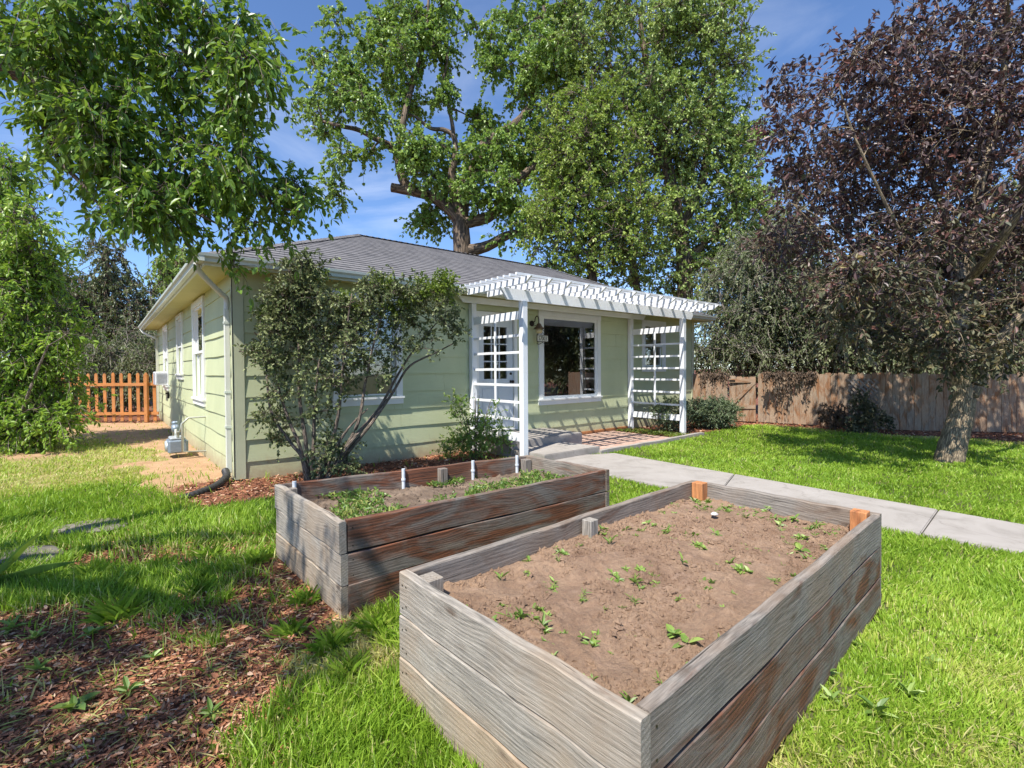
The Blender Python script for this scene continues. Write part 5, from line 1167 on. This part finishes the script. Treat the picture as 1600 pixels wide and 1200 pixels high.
def near_tree():
    """stands outside the left edge and reaches over the yard"""
    rng = np.random.default_rng(31); b0 = np.array([-5.6, 1.2, 0.]); root = empty('overhanging_ash_tree', tuple(b0), 0,
        'large green leaved tree whose branches hang into the top left of the view', 'tree')
    def q(px, py, Y): return V3(PD(px, py, Y))
    T = np.array([-5.5, 1.4, 3.0])
    L_ = [([b0-np.array([0, 0, .1]), np.array([-5.6, 1.25, 1.5]), T], .30, .22),
          ([T, np.array([-5.2, 2.4, 4.2]), q(20, 110, 3.8), q(120, 190, 3.8), q(200, 250, 3.7), q(270, 310, 3.7), q(340, 350, 3.8)], .10, .006),
          ([q(60, 140, 3.8), q(170, 170, 3.9), q(270, 215, 4.0), (q(360, 270, 4.0)), q(430, 320, 3.9), q(470, 330, 3.8)], .04, .006),
          ([q(20, 110, 3.8), q(150, 90, 4.0), q(280, 90, 4.2), q(380, 110, 4.2), q(420, 130, 4.2)], .04, .006),
          ([q(60, 140, 3.8), q(80, 230, 3.9), q(130, 290, 3.8), q(180, 350, 3.8)], .03, .005),
          ([T, np.array([-5.0, .8, 4.6]), np.array([-4.0, .2, 5.3]), np.array([-2.9, -.3, 5.5])], .14, .03),
          ([T, np.array([-5.8, .2, 4.6]), np.array([-5.2, -1.0, 5.6])], .14, .03), ([T, np.array([-6.4, 1.9, 4.6]), np.array([-6.6, 2.2, 5.4])], .14, .03),
          ([T, np.array([-4.8, 1.6, 4.7]), np.array([-4.0, 1.5, 5.2])], .10, .02)]
    bl = []
    for (x, y, r, w) in ((30, 100, 50, 2.4), (100, 110, 50, 2.8), (180, 110, 50, 3), (260, 110, 45, 2.6), (330, 120, 40, 2.2), (385, 110, 30, 1.5), (150, 190, 45, 2.5), (230, 190, 50, 3), (310, 190, 45, 2.4), (370, 180, 30, 1.3),
                         (90, 180, 40, 1.8), (60, 240, 20, .4), (130, 250, 30, 1.1), (200, 260, 45, 2.5), (270, 270, 45, 2.6), (340, 260, 42, 2.2), (395, 250, 28, 1.2), (200, 320, 32, 1.2), (250, 340, 40, 2.0), (310, 330, 42, 2.2),
                         (370, 320, 40, 2.0), (425, 320, 30, 1.4), (460, 290, 18, .7), (475, 330, 14, .5), (420, 370, 26, 1.0), (370, 380, 24, 1.0), (300, 380, 22, .8), (180, 360, 14, .35), (345, 420, 9, .15), (360, 440, 7, .1), (150, 310, 14, .35), (445, 360, 16, .5),
                         (40, 40, 60, 3), (140, 40, 60, 3), (250, 40, 50, 2.6), (340, 50, 40, 2), (400, 60, 20, .7), (20, 200, 25, .6)):
        bl.append((lambda c: (c[0], (c[1][0]*.62, c[1][1]*1.5, c[1][2]*.62), w*(1.0 if y < 280 else .85)))(B(x, y-8-(12 if y > 300 else 0), r, 3.8+rng.uniform(-.3, .4))))
    cl1, _ = ell_points(rng, bl, 250, .1)
    bl2 = [((-4.4, .1, 5.1), (1.5, 1.3, .8), 4), ((-3.5, -.2, 4.9), (1.1, .9, .7), 3), ((-3.4, -.1, 5.2), (1.1, 1.2, .8), 2.4), ((-5.2, -1.2, 5.3), (1.5, 1.2, .9), 2.4), ((-3.9, 1.4, 5.3), (1.0, .9, .6), 1.0), ((-6.6, 1.2, 5.2), (1.3, 1.0, .9), 1.2)]
    cl2, _ = ell_points(rng, bl2, 240, .1)
    cl = np.concatenate([cl1, cl2])
    make_tree(rng, root, L_, cl, .12, 7, 10, .20, LM_NEAR, M_TWIG, dict(leafL=(.045, .085), aspect=.44, droop=.4, up=.0, flat=.9), True, .012, min_r=.0022, fold=.2, branch_sag=.05)
near_tree()

def left_bush():
    rng = np.random.default_rng(41); b0 = G(20, 702); root = empty('leafy_bush', (b0.x, b0.y, 0), 0, 'big bright green leafy bush filling the left edge of the yard', 'bush')
    Y = b0.y; g = V3(b0); q = lambda x, y, d=0: V3(PD(x, y, Y+d))
    L_ = [([g, q(15, 640), q(20, 560), q(10, 460), q(-20, 340)], .07, .02), ([g, q(40, 620, .3), q(60, 540, .3), q(60, 460, .3), q(40, 360)], .06, .02), ([g, q(-20, 600), q(-40, 500), q(-60, 400)], .06, .02),
          ([g, q(30, 660, -.4), q(50, 600, -.6), q(75, 540, -.6)], .04, .015)]
    bl = []
    for (x, y, r, w) in ((20, 280, 34, 2), (-10, 340, 50, 3), (40, 350, 40, 2.6), (10, 410, 50, 4), (60, 420, 34, 2), (20, 480, 55, 4), (70, 490, 36, 2.2), (-30, 480, 60, 3), (30, 550, 55, 4), (80, 560, 32, 2), (20, 620, 52, 3.6), (70, 620, 34, 2.2), (40, 665, 34, 2.2), (-10, 660, 40, 2), (95, 600, 18, .8), (0, 300, 30, 1.5), (-50, 400, 60, 3), (-50, 600, 60, 3), (5, 250, 18, .6), (75, 650, 26, 1.2), (92, 520, 16, .6)):
        bl.append(B(x, y, r*.8, Y+rng.uniform(-.4, .4), w=w))
    cl, _ = ell_points(rng, bl, 330, .35); cl = cl[cl[:, 2] > .12]
    make_tree(rng, root, L_, cl, .30, 8, 13, .42, LM_LSHR, M_TWIG, dict(leafL=(.07, .13), aspect=.42, droop=.35, up=.2, flat=.8), True, .02, min_r=.005)
left_bush()

def lilac():
    rng = np.random.default_rng(51); b0 = V3(W(.75, .85)); b0[2] = 0; root = empty('tall_shrub', tuple(b0), 0, 'dark leaved multi stemmed shrub growing in front of the left window', 'shrub')
    Y = b0[1]; q = lambda x, y, d=0: V3(PD(x, y, Y+d)); L_ = []
    for pts in ([(482, 745), (470, 700), (455, 660), (440, 610), (420, 560), (405, 520)], [(485, 745), (478, 690), (468, 620), (462, 540), (458, 470), (455, 410)], [(490, 745), (488, 690), (495, 620), (505, 540), (512, 470)],
                [(498, 745), (515, 700), (530, 650), (540, 580), (548, 510), (552, 460)], [(505, 745), (540, 700), (562, 655), (570, 600), (585, 540), (600, 480)], [(508, 745), (550, 690), (590, 640, .2), (620, 590, .4), (650, 545, .6), (690, 500, .9)],
                [(508, 745), (548, 700), (582, 660, .1), (612, 612, .3), (640, 572, .5), (680, 550, .8), (715, 535, 1.0)], [(490, 745), (475, 715), (455, 690), (430, 640), (405, 560), (385, 550)], [(500, 745), (520, 710), (545, 670), (570, 640)]):
        P = px_line(pts, Y); P = [p+np.array([0, .25*i/len(P), 0])*rng.uniform(-1, 1) for i, p in enumerate(P)]; P[0] = b0+np.array([(pts[0][0]-495)/120, rng.uniform(-.08, .08), -.05]); L_.append((P, .030, .008))
    bl = []
    for (x, y, r, w) in ((465, 415, 22, 1.6), (475, 445, 22, 1.8), (440, 460, 18, 1.2), (460, 485, 32, 2.6), (510, 470, 30, 2.2), (425, 500, 18, 1.1), (450, 530, 34, 3), (500, 530, 36, 3), (545, 500, 34, 2.6), (590, 470, 32, 2.2), (560, 550, 36, 2.8), (610, 530, 34, 2.4), (640, 490, 30, 1.8),
                         (660, 455, 22, 1.2), (620, 455, 22, 1.2), (690, 490, 26, 1.2), (710, 520, 20, .8), (480, 580, 34, 2.2), (530, 590, 32, 1.8), (430, 560, 24, 1.2), (405, 548, 14, .5), (590, 575, 26, 1.0), (440, 610, 20, .7), (425, 650, 20, 1.1), (440, 680, 18, .8), (500, 640, 26, .9), (520, 700, 22, 1.0), (540, 730, 22, 1.2), (700, 455, 16, .6), (580, 440, 16, .7), (665, 530, 24, .7), (495, 415, 10, .4), (505, 720, 22, 1.0)):
        bl.append((lambda c: (c[0], (c[1][0]*.75, c[1][1]*1.3, c[1][2]*.75), w))(B(x, y, r, Y+max(0, (x-560)/250)*.9+rng.uniform(-.15, .15))))
    cl, _ = ell_points(rng, bl, 350, .15)
    o = make_tree(rng, root, L_, cl, .11, 6, 9, .17, LM_SHRUB, M_TWIG, dict(leafL=(.036, .062), aspect=.58, droop=.15, up=.4, flat=.9), True, .008, min_r=.0022, fold=.2, trunk_name='stems', crown_name='foliage')
    # fresh lime shoots along the top, and bare twigs to the right
    bl = [B(x, y, r, Y+.2, w=1) for (x, y, r) in ((600, 450, 14), (560, 480, 16), (630, 470, 14), (660, 450, 14), (690, 460, 14), (700, 440, 8), (495, 430, 6), (540, 470, 8), (420, 490, 8), (610, 490, 16))]
    cl, _ = ell_points(rng, bl, 80, .2); (st, mid, en), LF = foliage(rng, cl, .07, 6, 9, .13, leafL=(.028, .05), aspect=.55, up=.9)
    V, F, r = leaf_geo(LF[0]-np.array(root.location), *LF[1:]); bulk('young_shoots', V, F, r, LM_SHRUBY, root)
lilac()

def small_shrub(seed, nm, label, base, H, Rr, n, lm, leafL, asp, stems=7, tl=.16, cr=.09, cat='shrub', lean=(0, 0), bottom=.1, lv=9, tops=None):
    rng = np.random.default_rng(seed); b0 = V3(base); root = empty(nm, tuple(b0), 0, label, cat); L_ = []
    for i in range(stems):
        a = 2*np.pi*i/stems+rng.random(); k = rng.uniform(.4, 1); hh = H*rng.uniform(.65, 1)
        L_.append(([b0+np.array([np.cos(a), np.sin(a), 0])*.04-np.array([0, 0, .03]), b0+np.array([np.cos(a)*Rr*.4*k+lean[0]*.4, np.sin(a)*Rr*.4*k+lean[1]*.4, hh*.5]), b0+np.array([np.cos(a)*Rr*.8*k+lean[0], np.sin(a)*Rr*.8*k+lean[1], hh*.95])], .010, .004))
    bl = [(b0+np.array([lean[0]*.5, lean[1]*.5, H*(.5+bottom/2)]), (Rr, Rr, H*(.5-bottom/2)), 1.0)]
    if tops: bl = [(b0+np.array(c), rr, w) for c, rr, w in tops]
    cl, _ = ell_points(rng, bl, n, .35)
    make_tree(rng, root, L_, cl, cr, 6, lv, tl, lm, M_TWIG, dict(leafL=leafL, aspect=asp, droop=.15, up=.5, flat=.9), True, .005, min_r=.0016, trunk_name='stems', crown_name='foliage')
    return root
small_shrub(61, 'rose_bush', 'airy green rose bush with small leaves beside the left trellis', G(742, 716), 1.15, .42, 85, LM_ROSE, (.028, .05), .6,
            tops=[((0, 0, .35), (.42, .35, .32), 3.2), ((.12, 0, .65), (.38, .3, .25), 1.6), ((-.28, .1, .95), (.10, .1, .35), .8), ((.2, 0, .25), (.4, .3, .2), 1.2), ((-.3, 0, .2), (.3, .3, .18), 1)])
p = G(1112, 668)
small_shrub(62, 'sage_bush', 'rounded grey green sage bush growing at the right corner of the house', p, .66, .62, 200, LM_SAGE, (.05, .085), .28, stems=14, cr=.12)
small_shrub(63, 'garden_shrub', 'thin green shrub behind the lowest rails of the right trellis', W(8.95, 1.0), .75, .40, 70, LM_SAGE, (.04, .07), .4)
small_shrub(64, 'climbing_vine', 'dark leafy vine climbing the foot of the lattice panel on the fence', G(1345, 674)+Vector((0, -.25, 0)), .95, .6, 32, LM_PGRN, (.05, .09), .6, cr=.10, cat='vine', tops=[((0, 0, .2), (.45, .2, .2), 2), ((-.15, 0, .5), (.2, .15, .35), 1)])
small_shrub(65, 'brown_vine', 'brown leaved climber on the fence just left of the lattice panel', G(1298, 671)+Vector((0, -.1, 0)), .6, .25, 26, LM_DEAD, (.04, .08), .5, cr=.09, cat='vine')
# dry vines hanging over the fence top
def hang_vine(seed, x0, x1, drop, n, label):
    rng = np.random.default_rng(seed); a = V3(G(x0, 662)); b = V3(G(x1, 664)); c = (a+b)/2; root = empty('hanging_vine', (c[0], c[1], 1.3), 0, label, 'vine')
    t = rng.random(n); P0 = a+(b-a)*t[:, None]; P0[:, 2] = 1.36; L_ = rng.random(n)**2.6*drop*(.45+1.1*vnoise(t*9, t*0+seed, 1.0))+.04; P0[:, 1] -= .09+rng.random(n)*.10
    pts = np.stack([P0+np.array([rng.normal()*.0, 0, 0])-np.array([0, 0, 1])*L_[:, None]*k+np.stack([np.sin(k*3+t*30)*.05, -np.sin(k*3)*.06*np.ones(n), np.zeros(n)], 1) for k in np.linspace(0, 1, 5)], 1)
    V, F, g = tube_batch(pts-np.array(root.location), np.full((n, 5), .004), 3); bulk('stems', V, F, np.zeros(len(V)), M_TWIGP, root, g)
    q = np.repeat(np.arange(n), 12); k = rng.random(len(q))*3.99; i = k.astype(int); f = (k-i)[:, None]; P = pts[q, i]*(1-f)+pts[q, i+1]*f+rng.normal(size=(len(q), 3))*.03
    D = unit(rng.normal(size=(len(q), 3))*.6+np.array([0, -.2, -1])); N = unit(rng.normal(size=(len(q), 3))+np.array([0, -1, .3]))
    V, F, r = leaf_geo(P-np.array(root.location), D, N, rng.uniform(.05, .11, len(q)), rng.uniform(.015, .04, len(q)), rng.random(len(q))); bulk('leaves', V, F, r, LM_DEAD, root)
hang_vine(71, 1188, 1268, .75, 120, 'dry brown vine hanging over the fence right of the gate')
hang_vine(72, 1092, 1132, .65, 60, 'dry brown vine hanging over the fence left of the gate')
# ground cover under the trellis
def stuff_leaves(nm, label, pts, n, zr, leafL, asp, mat, seed, up=.8):
    rng = np.random.default_rng(seed); (x0, y0), (x1, y1) = pts; u = rng.uniform(x0, x1, n); o = rng.uniform(y0, y1, n); k = fbm(u, o, 3) > .40; u = u[k]; o = o[k]; n = len(u)
    X = CORNER.x+u*EF.x-o*ES.x; Yy = CORNER.y+u*EF.y-o*ES.y; P = np.stack([X, Yy, rng.random(n)*zr], 1); D = unit(rng.normal(size=(n, 3))*np.array([1, 1, .3])+np.array([0, 0, up])); N = unit(rng.normal(size=(n, 3))*.5+np.array([0, 0, 1]))
    V, F, r = leaf_geo(P, D, N, rng.uniform(*leafL, n), rng.uniform(*leafL, n)*asp, rng.random(n)); tag(bulk(nm, V, F, r, mat), label, 'ground cover', kind='stuff')
stuff_leaves('ground_cover', 'low yellow green ground cover under the right trellis', ((8.0, .1), (8.6, 1.75)), 2600, .05, (.02, .045), .5, LM_SHRUBY, 81)

# ------------------------------------------------------------------ grass, mulch
def grass():
    rng = np.random.default_rng(91); Xs = []; Ys = []
    n = 1500000; Y = np.exp(rng.uniform(np.log(1.25), np.log(15.5), n)); X = (rng.random(n)*2-1)*(Y*1.13+.6)
    w = np.minimum(1.0, (X*0+1)); m, d, s = masks(X, Y); nz = fbm(X, Y, 2.2); nf = fbm(X+31, Y+5, 9)
    dens = 1-1.03*m-.97*d-.45*s; dens = np.clip(dens, .035*d+.0, 1); clump = .30+1.3*np.clip((nf-.33)*2.2, 0, 1)
    left = sstep(1.0, -1.0, X-(Y-4)*.12); worn = sstep(.50, .66, fbm(X+13, Y+2, 1.7)); dens = dens*clump*(1-.6*worn*(.35+.65*left))+.02*m*(nf > .6)
    far = sstep(1.4, 1.0, np.abs(X)/(Y*1.1+.01))
    keep = (rng.random(n) < dens*.62) & ~blocked(X, Y) & (X > -12.5)
    X, Y, m, d, s, nz = X[keep], Y[keep], m[keep], d[keep], s[keep], nz[keep]; n = len(X)
    right = sstep(-.5, 1.2, X-(Y-4)*.12)              # mown lawn on the right, longer on the left
    h = (.055+.05*nz)*(1-.22*right)*(1+ .45*(1-right)*(rng.random(n))) ; h *= rng.uniform(.55, 1.25, n)*(1-.45*s)
    tall = (rng.random(n) < .02*(1-right)); h[tall] *= 1.5
    P = np.stack([X, Y, np.full(n, -.012)], 1); a = rng.random(n)*2*np.pi; tilt = rng.normal(size=n)*.32+.18; flow = fbm(X, Y, .7)*6.28*2
    a = np.where(rng.random(n) < .4, flow, a)
    D = np.stack([np.cos(a)*np.sin(tilt), np.sin(a)*np.sin(tilt), np.cos(tilt)], 1); side = np.stack([-np.sin(a), np.cos(a), np.zeros(n)], 1)
    b = rng.random(n)*np.pi; side = side*np.cos(b)[:, None]+np.cross(D, side)*np.sin(b)[:, None]
    w = (.0022+.00062*Y)*rng.uniform(.7, 1.3, n); w = w[:, None]; hh = h[:, None]; bend = np.stack([np.cos(a), np.sin(a), -.5*np.ones(n)], 1)*rng.uniform(.05, .5, (n, 1))*hh
    V = np.stack([P-side*w, P+side*w, P+D*hh*.55+side*w*.8+bend*.25, P+D*hh*.55-side*w*.8+bend*.25, P+D*hh+bend*.9], 1).reshape(-1, 3)
    k = np.arange(n)[:, None]*5
    F4 = k+np.array([[0, 1, 2, 3]]); F3 = np.concatenate([k+3, k+2, k+4, k+4], 1)
    # tip as a quad that shares its last corner would be degenerate: use a tiny width instead
    V = V.reshape(n, 5, 3); V = np.concatenate([V, V[:, 4:5]-side[:, None]*w[:, None]*.12], 1).reshape(-1, 3); k = np.arange(n)[:, None]*6
    F = np.concatenate([k+np.array([[0, 1, 2, 3]]), k+np.array([[3, 2, 4, 5]])], 0)
    c = np.clip(.06+.40*nz+rng.normal(size=n)*.13+.85*s*rng.random(n)**.6+.06*right+.12*sstep(.55, .8, fbm(X+5, Y, .9)), 0, 1); dead = rng.random(n) < .035+.2*s+.3*m; c[dead] = .85+.15*rng.random(dead.sum())
    tag(bulk('lawn_grass', V, F, np.repeat(c, 6), LM_GRASS), 'green lawn grass with longer blades on the left side of the yard', 'grass', kind='stuff')
    print('grass', n)
grass()
def chips():
    rng = np.random.default_rng(92); n = 420000; Y = np.exp(rng.uniform(np.log(1.25), np.log(15), n)); X = (rng.random(n)*2-1)*(Y*1.12+.5); m, d, s = masks(X, Y)
    keep = (rng.random(n) < m*.62) & ~blocked(X, Y); X, Y = X[keep], Y[keep]; n = len(X); sc = (.48+.09*Y); P = np.stack([X, Y, rng.random(n)*.022-.006], 1)
    D = unit(rng.normal(size=(n, 3))*np.array([1, 1, .22])); N = unit(rng.normal(size=(n, 3))*.45+np.array([0, 0, 1])); Ln = rng.uniform(.018, .07, n)*sc; Wd = Ln*rng.uniform(.14, .42, n)
    V, F, r = leaf_geo(P, D, N, Ln, Wd, rng.random(n), .08, .05); tag(bulk('bark_chips', V, F, r, M_CHIP), 'loose red brown bark mulch chips on the ground', 'mulch', kind='stuff'); print('chips', n)
chips()
def litter():
    """dead stalks and leaves in the thin grass, lower left"""
    rng = np.random.default_rng(93); n = 60000; Y = np.exp(rng.uniform(np.log(1.25), np.log(7), n)); X = (rng.random(n)*2-1)*(Y*1.12+.5); m, d, s = masks(X, Y)
    keep = (rng.random(n) < np.clip(.10+m*.45+s*.5, 0, 1)*.5) & ~blocked(X, Y) & (X < 2.8); X, Y = X[keep], Y[keep]; n = len(X); P = np.stack([X, Y, rng.random(n)*.03-.005], 1)
    D = unit(rng.normal(size=(n, 3))*np.array([1, 1, .25])); N = unit(rng.normal(size=(n, 3))*.5+np.array([0, 0, 1])); Ln = rng.uniform(.03, .10, n); Wd = rng.uniform(.002, .006, n)
    V, F, r = leaf_geo(P, D, N, Ln, Wd, .8+.2*rng.random(n), .1, .15); tag(bulk('dry_stalks', V, F, r, LM_GRASS), 'dry straw coloured stalks scattered through the thin grass', 'straw', kind='stuff')
litter()
# coarse grass tufts and broad weeds, lower left
def tuft_mesh(seed, n, L0, Wd, spread):
    r = np.random.default_rng(seed); a = r.random(n)*2*np.pi; el = r.uniform(.5, 1.45, n); D = np.stack([np.cos(a)*np.cos(el), np.sin(a)*np.cos(el), np.sin(el)], 1)
    P = np.stack([r.normal(size=n)*spread, r.normal(size=n)*spread, np.zeros(n)-.01], 1); N = unit(np.stack([-np.cos(a)*np.sin(el), -np.sin(a)*np.sin(el), np.cos(el)], 1))
    Ln = L0*r.uniform(.5, 1.1, n); return leaf_geo(P, D, N, Ln, np.full(n, Wd)*r.uniform(.7, 1.2, n), .15+.5*r.random(n), .1, .35)
TM = []
for i in range(4):
    o = bulk('grass_tuft', *tuft_mesh(i, 110, .17, .0026, .035), LM_GRASS); TM.append(o.data); bpy.data.objects.remove(o)
r = random.Random(77)
SP = [(185, 965, 1.15, 'broad grass tuft on the bare mulch, largest at lower left'), (140, 905, .9, None), (310, 925, .8, None), (560, 905, .85, None), (520, 1010, .9, None), (590, 985, .9, None), (480, 940, .7, None), (250, 890, .8, None), (545, 1055, .8, None), (400, 880, .8, None), (330, 870, .8, None), (455, 990, .7, None)]
for i, (px, py, s, lab) in enumerate(SP):
    p = G(px, py); o = bpy.data.objects.new('grass_tuft', TM[i % 4]); COL.objects.link(o); o.location = (p.x, p.y, 0); o.rotation_euler = (0, 0, r.uniform(0, 6.3)); o.scale = (s, s, s)
    if lab: tag(o, lab, 'grass tuft')
    else: tag(o, 'green grass tuft standing above the thin grass left of the raised beds', 'grass tuft', 'grass tufts in the thin grass')
BW = []
for i in range(3):
    v, f, q = weed_mesh(900+i, .085, 9+i, 0 if i else 2); o = bulk('broadleaf_weed', v, f, q, LM_WEED); BW.append(o.data); bpy.data.objects.remove(o)
for i, (px, py, s) in enumerate(((140, 995, 1.0), (55, 1000, .8), (200, 1085, .9), (115, 1110, 1.1), (60, 1050, .9), (330, 1120, .8), (240, 1030, .7), (20, 985, 1.0), (1290, 1060, .9), (1330, 1010, .8), (1420, 1090, .9), (1370, 1120, 1.1), (1460, 1040, .7), (1300, 1100, .8), (1350, 960, .7))):
    p = G(px, py); o = bpy.data.objects.new('broadleaf_weed', BW[i % 3]); COL.objects.link(o); o.location = (p.x, p.y, .004); o.rotation_euler = (0, 0, r.uniform(0, 6.3)); o.scale = (s, s, s)
    if px < 700: tag(o, 'small broadleaf weed growing in the bark mulch at lower left', 'weed', 'broadleaf weeds at lower left')
    else: tag(o, 'small broadleaf weed in the lawn right of the nearer raised bed', 'weed', 'broadleaf weeds in the right lawn')
# strap leaved plant at the left edge
v, f, q = tuft_mesh(55, 14, .50, .030, .03); p = G(-40, 925); o = bulk('strap_leaf_plant', v, f, q*.5, LM_WEED); o.location = (p.x, p.y, 0); tag(o, 'plant with long strap leaves poking in at the left edge', 'plant')
print('objects', len(bpy.data.objects))
